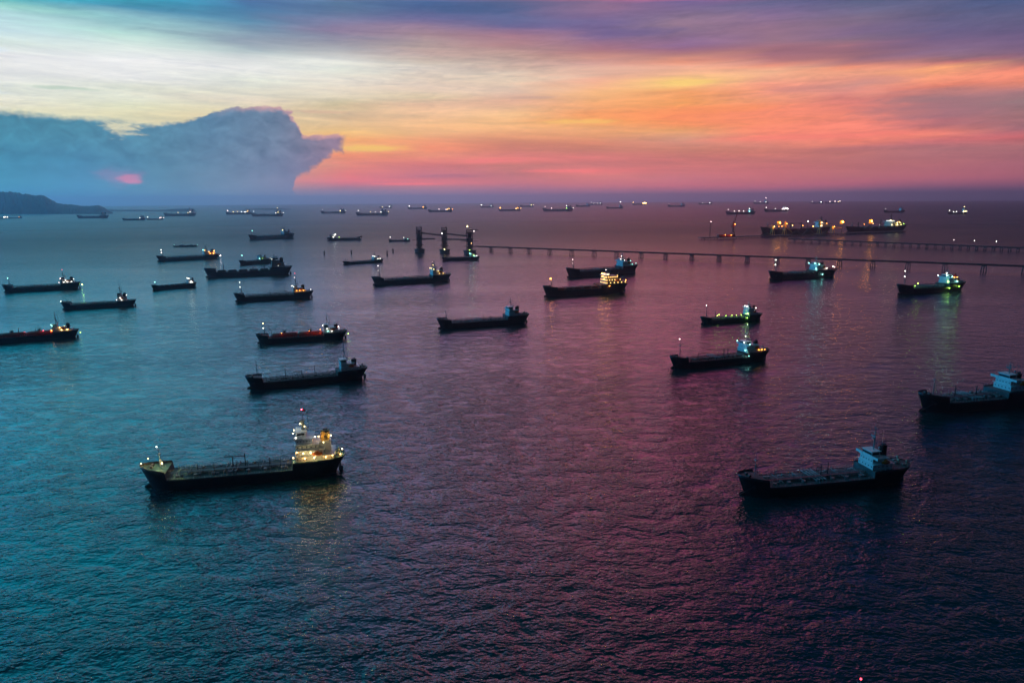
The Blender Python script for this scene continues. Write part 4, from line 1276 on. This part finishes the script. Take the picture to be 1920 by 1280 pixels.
# --- the three loading towers and their conveyor bridges
def lattice(mb, x0, x1, y0, y1, z0, z1, n, r):
    cs = [(x0, y0), (x1, y0), (x1, y1), (x0, y1)]
    for (x, y) in cs:
        mb.tube((x, y, z0), (x, y, z1), r * 1.5)
    for i in range(n):
        za, zb = z0 + (z1 - z0) * i / n, z0 + (z1 - z0) * (i + 1) / n
        for q in range(4):
            a, b = cs[q], cs[(q + 1) % 4]
            mb.tube((*a, zb), (*b, zb), r)
            if i % 2:
                mb.tube((*a, za), (*b, zb), r)
            else:
                mb.tube((*b, za), (*a, zb), r)


def tower(label, x, y, h, w, head):
    p = sea(x, y)
    root = empty('loading_tower', p, R(3))
    tag(root, label, 'tower', 'loading towers on the water')
    cs = MB()
    cs.tube((0, 0, -2), (0, 0, 6), w * 1.05, w * 1.0, n=16)
    cs.tube((0, 0, 6), (0, 0, 8), w * 1.15, n=16)
    cs.build('caisson', 'concrete', root)
    lt = MB()
    lattice(lt, -w / 2, w / 2, -w / 2, w / 2, 8, h, 7, 0.55)
    lt.build('lattice_frame', 'steel', root)
    for zz, ex in ((17, 1.0), (28, 1.5), (44, 0.85)):
        MB().bx(-w * ex, w * ex, -w * 0.6, w * 0.6, zz, zz + 1.0).build('platform', 'steel', root)
    MB().bx(-w * 0.3, w * 0.3, -w * 0.25, w * 0.25, 8, h * 0.9).build('stair_core', 'steel', root)
    mh = MB()
    mh.bx(-w * 0.45, w * 0.45, -w * 0.45, w * 0.45, 29, 34)
    mh.bx(-w * 0.5, w * 0.5, -w * 0.5, w * 0.5, 34, 34.8)
    mh.build('machine_house', 'steel', root)
    tp = MB()
    tp.bx(-w * 0.55, w * 0.55, -w * 0.55, w * 0.55, h, h + 1.2)
    if head == 'crane':
        tp.tube((w * 0.2, 0, h), (w * 1.5, 0, h - 1), 0.9)
        tp.tube((w * 0.2, 0, h), (w * 0.2, 0, h + 5), 0.7)
        tp.tube((w * 0.2, 0, h + 5), (w * 1.5, 0, h - 1), 0.3)
        tp.tube((-w * 0.35, 0, h), (-w * 0.35, 0, h + 6), 0.5)
    else:
        tp.tube((w * 0.3, 0, h), (w * 0.3, 0, h + 4), 0.3)
    tp.build('tower_head', 'steel', root)
    return root, p


t1, p1 = tower('leftmost of the three dark lattice towers standing in the sea', 787, 473, 57, 11, None)
t2, p2 = tower('middle tower of the three, small yellow lamp at its foot', 834, 474, 57, 11, None)
t3, p3 = tower('right and brightest tower of the three, yellow lamp and crane arm on top', 881, 476, 53, 13, 'crane')
lamp(t2, (-5, -8, 44), 'w', 1.2, 1, p2)
lamp(t2, (0, -13, 9), 'y', 2.5, 0.9, p2)
lamp(t3, (-4.5, -1, 60), 'y', 5, 1.5, p3)
lamp(t3, (10, -7, 50), 'w', 1.0, .8, p3)
lamp(t3, (4, -10, 24), 'a', 0.8, .7, p3)
lamp(t3, (0, -14, 9.5), 'g', 1.0, .7, p3)


def conveyor(label, A, B_, za, zb, hh, ww):
    d = B_ - A
    mid = (A + B_) / 2
    Lh = math.hypot(d.x, d.y) / 2
    root = empty('conveyor_bridge', (mid.x, mid.y, seaz(mid.x, mid.y)), math.atan2(d.y, d.x))
    tag(root, label, 'conveyor bridge', 'bridges between the loading towers')
    x0, x1 = -Lh + 6, Lh - 6
    tr = MB()
    n = 12
    for sgn in (-1, 1):
        y = sgn * ww / 2
        for (o, r) in ((0, 0.5), (hh, 0.5)):
            tr.tube((x0, y, za + o), (x1, y, zb + o), r)
        for q in range(n):
            ta, tb = q / n, (q + 1) / n
            pa = (x0 + (x1 - x0) * ta, y, za + (zb - za) * ta + (hh if q % 2 else 0))
            pb = (x0 + (x1 - x0) * tb, y, za + (zb - za) * tb + (0 if q % 2 else hh))
            tr.tube(pa, pb, 0.3)
    tr.build('truss', 'steel', root)
    fl = MB()
    fl.add([(x0, -ww / 2, za + 0.6), (x1, -ww / 2, zb + 0.6), (x1, ww / 2, zb + 0.6), (x0, ww / 2, za + 0.6),
            (x0, -ww / 2, za + 1.4), (x1, -ww / 2, zb + 1.4), (x1, ww / 2, zb + 1.4), (x0, ww / 2, za + 1.4)],
           [(0, 1, 2, 3), (4, 5, 6, 7), (0, 1, 5, 4), (1, 2, 6, 5), (2, 3, 7, 6), (3, 0, 4, 7)])
    fl.build('conveyor_belt', 'steel', root)


conveyor('upper sloping bridge between the left and middle towers', p1, p2, 43, 38, 2.6, 3)
conveyor('upper bridge between the middle and right towers', p2, p3, 42, 38, 2.6, 3)
conveyor('lower bridge between the middle and right towers', p2, p3, 30, 30, 2.2, 3)
conveyor('lower short bridge beside the left tower', p1, p1 + (p2 - p1) * 0.72, 30, 30, 2.2, 3)

# --- mooring dolphins and marks standing alone in the water
DOL = [(608, 477, 5, 'leftmost lone mooring post standing in the sea left of the towers'),
       (659, 475.5, 6, 'lone mooring post second from the left, above the low green tanker'),
       (726, 478, 7, 'lone mooring post just above the low green tanker stern'),
       (737, 473, 6, 'farther lone mooring post close left of the first tower'),
       (811, 500, 5, 'small navigation mark with lamp in front of the towers')]
for (x, y, h, lb) in DOL:
    p = sea(x, y)
    root = empty('mooring_post', p)
    tag(root, lb, 'mooring post', 'lone posts standing in the sea')
    mb = MB()
    mb.tube((-1.3, 0, -1), (-0.3, 0, h), 0.8, 0.6)
    mb.tube((1.3, 0, -1), (0.3, 0, h), 0.8, 0.6)
    mb.tube((0, 1.4, -1), (0, 0.3, h), 0.8, 0.6)
    mb.build('piles', 'concrete', root)
    MB().tube((0, 0, h - 0.3), (0, 0, h + 1.6), 1.6, n=8).tube((0, 0, h + 1.5), (0, 0, h + 3.5), 0.5).build('pile_cap', 'steel', root)
    if x == 811:
        lamp(root, (0, 0, h + 4), 'p', 0.15, 0.6, p)

# --- the far wharf with its cranes and two bulk carriers
A, B_ = sea(1312, 449), sea(1694, 436)
mid = (A + B_) / 2
mid.z = seaz(mid.x, mid.y)
d = B_ - A
wrz = math.atan2(d.y, d.x)
WL = math.hypot(d.x, d.y)
wh = empty('wharf', mid, wrz)
tag(wh, 'long low dark wharf on piles carrying the orange floodlights, far right', 'wharf')
MB().bx(-WL / 2, WL / 2, -9, 9, 4.0, 6.0).build('wharf_deck', 'concrete', wh)
pm = None
for q in range(36):
    x = -WL / 2 + (q + 0.5) * WL / 36
    if pm is None:
        o = MB().tube((0, -7, -2), (0, -7, 4.2), 1.0).tube((0, 7, -2), (0, 7, 4.2), 1.0).bx(-0.8, 0.8, -8, 8, 3.0, 4.2).build('pile_bent', 'concrete', wh)
        pm = o.data
    else:
        o = link('pile_bent', pm, wh)
    o.location = (x, 0, 0)


def onwharf(x):
    """a point on the wharf centre line below photo x"""
    t = (x - 1312) / (1694 - 1312)
    best = None
    for i in range(401):
        q = A + d * (i / 400)
        c = CAMROT.transposed() @ (q - Vector((0, 0, H)))
        px = 960 + F * c.x / -c.z
        if best is None or abs(px - x) < best[0]:
            best = (abs(px - x), q)
    q = best[1].copy()
    q.z = seaz(q.x, q.y) + 6.0
    return q


def flood(x, h, k, s, size, label):
    p = onwharf(x)
    root = empty('floodlight_mast', p, wrz)
    tag(root, label, 'floodlight mast', 'floodlight masts on the far wharf')
    mb = MB()
    mb.tube((0, 0, 0), (0, 0, h), 1.0, 0.6)
    mb.bx(-3, 3, -0.8, 0.8, h - 1, h)
    mb.build('mast', 'steel', root)
    if size > 1.2:
        MB().bx(-6, 6, 2.5, 5.5, h - 7, h + 5).bx(-7, 7, 2.0, 6.0, h + 5, h + 5.6).build('halo_board', 'funyel', root)  # board added behind the lamp; it catches the light to imitate a halo
    lamp(root, (0, -2.2, h + 0.5), k, s, size, p, 'lamp_head')


flood(1460, 36, 'o', 3.5, 1.9, 'leftmost orange floodlight mast on the far wharf')
flood(1577, 34, 'o', 5, 2.4, 'middle and strongest orange floodlight mast on the far wharf')
flood(1631, 34, 'o', 4.5, 2.3, 'rightmost orange floodlight mast on the far wharf')
flood(1512, 38, 'w', .8, 1.0, 'white floodlight mast between the orange ones on the far wharf')
flood(1331, 44, 'p', .6, .9, 'lone thin lamp mast at the left end of the far wharf')


def crane(x, label, h, jib, k, lampk, s, mat_='funyel'):
    p = onwharf(x)
    root = empty('harbour_crane', p, wrz)
    tag(root, label, 'crane', 'cranes on the far wharf')
    po = MB()
    for sx in (-5, 5):
        for sy in (-5, 5):
            po.tube((sx, sy, 0), (sx * 0.5, sy * 0.5, 14), 0.9)
    po.bx(-4, 4, -4, 4, 13, 15)
    po.build('portal', mat_, root)
    MB().tube((0, 0, 15), (0, 0, h), 2.2, 1.6, n=10).build('tower', mat_, root)
    MB().bx(-5, 3, -3, 3, h * 0.6, h * 0.6 + 6).build('cab', mat_, root)
    jb = MB()
    jb.tube((0, 1.0, h * 0.62), jib, 0.9)
    jb.tube((0, -1.0, h * 0.62), jib, 0.9)
    jb.tube((0, 0, h), jib, 0.4)
    jb.tube((0, 0, h), (-6, 0, h * 0.7), 0.5)
    jb.build('jib', mat_, root)
    if lampk:
        lamp(root, (1, -6, h * 0.7 + 5), lampk, s, 0.9, p)
    return root


crane(1374, 'tall slender crane with raised jib at the left part of the far wharf', 44, (14, 0, 74), 0, 'o', 6, 'funred')
crane(1448, 'crane with jib reaching left beside the first orange floodlight', 30, (-26, 0, 26), 0, 'a', 6)
crane(1470, 'ship loader with lit orange boom slanting down to the right', 40, (30, 0, 6), 0, 'o', 8)
crane(1536, 'yellow lit crane tower between the two bulk carriers', 42, (-10, 0, 44), 0, 'a', 8)
crane(1560, 'low crane with a boom lying along the wharf, left of the middle floodlight', 22, (40, 0, 16), 0, 'o', 8)
# heaps of bulk cargo and sheds on the wharf
for (x, w_, h_, lb) in ((1438, 16, 9, 'leftmost dark heap of bulk cargo on the far wharf'), (1492, 24, 12, 'second dark heap of bulk cargo, right of the orange boom'), (1516, 26, 15, 'third and largest dark heap on the far wharf, under the white lamp'), (1548, 14, 8, 'rightmost low dark heap on the far wharf')):
    p = onwharf(x)
    hp = MB()
    rws = []
    rnd = random.Random(x)
    for j in range(6):
        t = j / 5
        rws.append([((w_ * (1 - t) * (0.9 + rnd.random() * 0.2) + 0.3) * math.cos(2 * math.pi * q / 14), (7 * (1 - t) * (0.9 + rnd.random() * 0.2) + 0.2) * math.sin(2 * math.pi * q / 14), h_ * t ** 0.9) for q in range(14)])
    hp.grid(rws, close=True)
    o = hp.build('cargo_heap', 'coal', None, smooth=True, loc=p)
    o.rotation_euler = (0, 0, wrz)
    tag(o, lb, 'cargo heap', 'cargo heaps on the far wharf')
p = onwharf(1361)
o = empty('deck_shed', p, wrz)
tag(o, 'long low reddish lit shed at the left end of the far wharf', 'shed')
MB().bx(-30, 30, -4, 4, 0, 6).build('shed_wall', 'redtank', o)
MB().bx(-31, 31, -5, 5, 6, 6.8, 0, 2).build('shed_roof', 'steel', o)
lamp(o, (-10, -9, 5), 'o', 1.6, 0.7, p)
lamp(o, (12, -9, 5), 'o', 1.6, 0.7, p)

FW = 'ships moored at the far wharf'
ship('bulk carrier behind the wharf cranes, its dark hull mostly hidden', 'cargo ship', (1428, 440), (1552, 436.5), detail=1, kind='bulk', name='cargo_ship', group=FW,
     fb=4, tiers=2, hl=0.12, hx=0.05, foremast=7, radar=5, masts=((0.42, 9, 5), (0.58, 9, -5), (0.75, 9, 4)), hull='redhull', deck='deckred', lamps=(('d2', 'a', 6.0, .8), ('d3', 'o', 6.0, .8), ('d1', 'o', 8.0, .8), ('d4', 'a', 8.0, .9), ('h1', 'a', 8, 1), ('h4', 'o', 5, .8), ((0.8, .4, 9), 'o', 6, .8)))
ship('dark bulk carrier at the right end of the wharf with yellow-green lit stern house', 'cargo ship', (1588, 436), (1692, 432.5), detail=1, kind='bulk', name='cargo_ship', group=FW,
     fb=4.4, tiers=2, hl=0.24, hx=0.04, foremast=7, radar=8, pp=1.4, fc=1.6, boat=False, masts=((0.42, 10, 0), (0.62, 10, 0), (0.8, 8, 0)), house='cream', lit=('bridge',),
     lamps=(('h2', 'y', 3, .8), ('h1', 'y', 5, .8), ('h4', 'y', 3, .7), ('st', 'g', 2.5, .8), ('wf', 'y', 8, .9), ('fn', 'a', 5, .9), ('h6', 'y', 8, .9), ('h5', 'y', 6, .9), ('d2', 'a', 4, .7), ('d3', 'o', 4, .7), ((0.5, .3, 8), 'w', 1, .5)))

# ------------------------------------------------------------------ ships along the horizon
HZ = 'small ships far away near the horizon'


def far(label, bow, stern, lamps, **k):
    a = dict(detail=1, kind='bulk', name='cargo_ship', group=HZ, fb=5.5, tiers=3, hl=0.16, hx=0.06, foremast=6, radar=6, deck='deckgrey', bulb=False)
    a.update(k)
    return ship(label, a.pop('cat', 'cargo ship'), bow, stern, lamps=lamps, **a)


far('small ship at the very left edge under the hill, white lamps', (-14, 410.5), (14, 410), (('h1', 'w', 2), ('st', 'w', 2), ('h4', 'w', 1.5)))
far('dark ship with small orange house right of the left edge one, under the hill', (15, 410), (42, 409.5), (('h1', 'o', .8, .8),), house='cream')
far('unlit flat ship below the right foot of the hill', (145, 409.5), (203, 409), ())
far('low ship with one pale lamp at its right end, lower left horizon', (230, 413.5), (273, 413), (('h1', 'w', 1.2),))
far('ship with two pinkish lit decks next to the low one, left horizon', (275, 412.5), (307, 412), (('fm', 'w', 1.5), ('h1', 'p', 1.5), ('h4', 'p', 1.2), ('st', 'p', 1)))
far('bulky dark ship with yellow deck lamps, left of the lit row', (308, 405.5), (367, 405), (('h1', 'y', 1), ('d2', 'y', .8), ('h4', 'w', 1)), tiers=4, masts=((0.45, 8, 4), (0.6, 8, 4), (0.75, 8, 0)))
far('ship with a dense row of warm and white deck lamps, left horizon', (424, 402.5), (472, 402), (('fm', 'p', 2), ('d1', 'w', 2), ('d2', 'a', 2), ('d3', 'a', 2), ('h1', 'w', 2), ('h4', 'a', 1.5), ('d4', 'w', 1.5)))
far('dark ship with lit house at right, overlapping the densely lit one', (472, 406), (531, 405.5), (('fm', 'w', .8), ('h1', 'w', 1.5), ('h4', 'y', 1.2), ('mt', 'y', .8), ('st', 'w', 1)), masts=((0.6, 7, 0),))
far('thin ship with a faint left lamp and bright right lamp, above the first coaster row', (602, 400.6), (648, 400), (('fm', 'w', .8, .8), ('h1', 'y', 2.2), ('st', 'w', .8, .8)))
far('dark ship with many small lamps in front of the cloud tip', (668, 404.5), (728, 404), (('fm', 'w', 1.5), ('h1', 'w', 2), ('d1', 'w', 1), ('d2', 'y', 1), ('mt', 'y', 1.2), ('st', 'y', 1)))
far('tiny ship seen as a single white lamp right of the cloud tip ship', (712, 390.6), (734, 390.2), (('h1', 'w', 2.5),))
far('ship with white lamp at left and orange lamp at right, close under the skyline', (765, 392.4), (801, 392), (('fm', 'w', 3), ('h1', 'o', 4, 1.2)))
far('ship with four pinkish orange lamps, above the left loading tower', (803, 398), (848, 397.5), (('d2', 'p', 2), ('d4', 'p', 2), ('h1', 'a', 3, 1.2), ('h4', 'a', 2), ('st', 'o', 2)))
far('tiny ship with two white lamps left of the orange and white one', (901, 389.6), (925, 389.2), (('fm', 'w', 3), ('h1', 'w', 1)))
far('ship with orange lamps at both ends, right of centre on the horizon', (935, 396), (976, 395.6), (('fm', 'a', 3), ('fm2', 'o', 3), ('h1', 'a', 3, 1.2), ('h4', 'o', 3), ('st', 'a', 2)))
far('tiny ship with two yellowish lamps above the orange ended one', (975, 388.4), (1000, 388), (('h1', 'y', 2), ('st', 'y', 2)))
far('ship with green-white lamp at its right end and pink ones at left', (1018, 396.6), (1074, 396.2), (('fm', 'p', 1), ('d3', 'p', 2), ('h1', 'g', 2.5), ('wf', 'w', 2), ('st', 'w', 1.5)))
far('unlit ship under the skyline left of the row of tiny lamps', (1080, 388), (1106, 387.6), ())
far('ship showing a row of four tiny pale lamps on the skyline', (1107, 384.6), (1129, 384.3), (('fm', 'w', .8), ('d1', 'w', .8), ('d3', 'w', .8), ('h1', 'w', 1)))
far('faint ship with one tall masthead lamp standing above the skyline', (1137, 391.3), (1168, 391), (('mt', 'w', 2.5),), radar=16)
far('ship glowing bright orange over its whole stern on the skyline', (1185, 384.2), (1212, 384), (('fm', 'a', 3), ('h1', 'a', 9, 1.5), ('h4', 'a', 8, 1.3), ('h3', 'a', 8, 1.3), ('d4', 'a', 5)))
far('unlit grey ship between the orange glowing ship and the tiny lamp pair', (1252, 388), (1284, 387.7), (('fm', 'w', .5, .7),))
far('tiny ship with two pale lamps just left of the far wharf area', (1310, 383.6), (1335, 383.4), (('h1', 'w', 2), ('d3', 'w', 1)))
far('dark ship with four white lamps above the slender wharf crane', (1361, 402.5), (1415, 402), (('fm', 'w', 1), ('d1', 'w', 2), ('d2', 'w', 2), ('d3', 'w', 2), ('h1', 'c', 3, 1.2), ('wf', 'w', 2)))
far('tiny clustered lamps of a ship above the pink lit one', (1413, 383), (1440, 382.7), (('fm', 'w', 1), ('d2', 'w', 1), ('h1', 'w', 1.5), ('mt', 'p', 2)), radar=10)
far('ship with its stern half lit pink, above the left orange floodlight', (1433, 397.2), (1478, 396.8), (('fm', 'w', 2), ('d2', 'w', 1), ('h1', 'p', 5, 1.2), ('h4', 'p', 5, 1.2), ('h3', 'p', 4, 1.2), ('d4', 'p', 4)))
far('left of two tiny lit ships on the skyline above the wharf', (1521, 382.2), (1543, 382), (('fm', 'w', 1), ('h1', 'w', 3)))
far('right of two tiny lit ships on the skyline above the wharf, warmer lamps', (1547, 381.6), (1577, 381.4), (('d3', 'p', 2), ('d1', 'p', 3), ('h1', 'a', 3), ('h4', 'p', 2)))
far('faint unlit ship with one pale lamp above the yellow-green lit stern house', (1657, 399), (1695, 398.6), (('fm', 'w', .8, .8),))
far('lit ship alone at far right near the horizon, tall cream lit house', (1777, 402), (1812, 401.6), (('fm', 'w', 1.2), ('d2', 'w', 1.5), ('d3', 'w', 1.5), ('h1', 'y', 4, 1.2), ('h4', 'y', 3), ('mt', 'y', 1.5), ('st', 'w', 1)), tiers=5)


# ------------------------------------------------------------------ hills
def hill(name, sil, y_base, depth, seed, rough, label=None):
    """an island whose skyline follows photo pixels; it has its own depth behind the shore"""
    rnd = random.Random(seed)
    n = len(sil)
    xs = []
    for i in range(n - 1):
        steps = max(2, int((sil[i + 1][0] - sil[i][0]) / 2.0))
        for q in range(steps):
            t = q / steps
            xs.append((sil[i][0] + (sil[i + 1][0] - sil[i][0]) * t, sil[i][1] + (sil[i + 1][1] - sil[i][1]) * t))
    xs.append(sil[-1])
    rows = []
    NJ = 26
    for (x, y) in xs:
        P = sea(x, y_base)
        dirh = Vector((P.x, P.y, 0)).normalized()
        D0 = math.hypot(P.x, P.y)
        Dr = D0 + depth * 0.45
        r_ = ray(x, y)
        hr = H + r_.z / math.hypot(r_.x, r_.y) * Dr
        base = seaz(dirh.x * Dr, dirh.y * Dr)
        rel = max(0.0, hr - base)
        rel = rel * (1 + (rnd.random() - 0.5) * 0.05)
        row = []
        for j in range(NJ + 1):
            t = j / NJ
            D = D0 + depth * t
            prof = math.sin(math.pi * min(1, t / 0.45) / 2) ** 0.8 if t < 0.45 else math.cos(math.pi / 2 * (t - 0.45) / 0.55) ** 0.8
            wob = 0 if j in (0, NJ) or abs(t - 0.45) < 0.02 else (rnd.random() - 0.5) * rough * rel
            row.append((dirh.x * D, dirh.y * D, seaz(dirh.x * D, dirh.y * D) - 1 + (rel + 1) * prof + wob * 0.4 + (rnd.random() - .5) * rel * 0.03))
        rows.append(row)
    mb = MB().grid(rows)
    m_ = mat('wooded_hillside', (0.02, 0.045, 0.03), 0.9, var=0.5, scale=0.02)
    o = mb.build(name, m_, None, smooth=True)
    tag(o, kind='structure')
    return o


hill('hill', [(-140, 372), (-80, 366), (-30, 363), (0, 361.5), (25, 360), (45, 363), (58, 365), (70, 367), (85, 366.5), (92, 370), (100, 375), (110, 381), (122, 383), (142, 384), (155, 386.5), (170, 386.5), (188, 385), (196, 389), (204, 395), (212, 399.5)], 401.5, 1500, 3, 0.25)
hill('low_island', [(196, 394), (208, 392.6), (222, 394), (240, 393.4), (262, 393), (285, 394), (312, 393), (330, 391.5), (362, 391), (368, 395)], 396.5, 900, 5, 0.2)
hill('low_island', [(455, 393), (470, 391.5), (500, 390.6), (530, 391), (546, 392.5)], 393.6, 900, 8, 0.2)

# ------------------------------------------------------------------ evening haze
hz = MB().bx(-46000, 46000, -46000, 46000, -150, 330).build('haze', bpy.data.materials.new('haze_air'))
tag(hz, kind='stuff')
hm_ = hz.data.materials[0]
hm_.use_nodes = True
ht_ = hm_.node_tree
ht_.nodes.clear()
ho_ = ht_.nodes.new('ShaderNodeOutputMaterial')
pv = ht_.nodes.new('ShaderNodeVolumePrincipled')
pv.inputs['Color'].default_value = (0.60, 0.78, 1.0, 1)
pv.inputs['Density'].default_value = 5.5e-5
pv.inputs['Anisotropy'].default_value = 0.7
ht_.links.new(pv.outputs[0], ho_.inputs['Volume'])
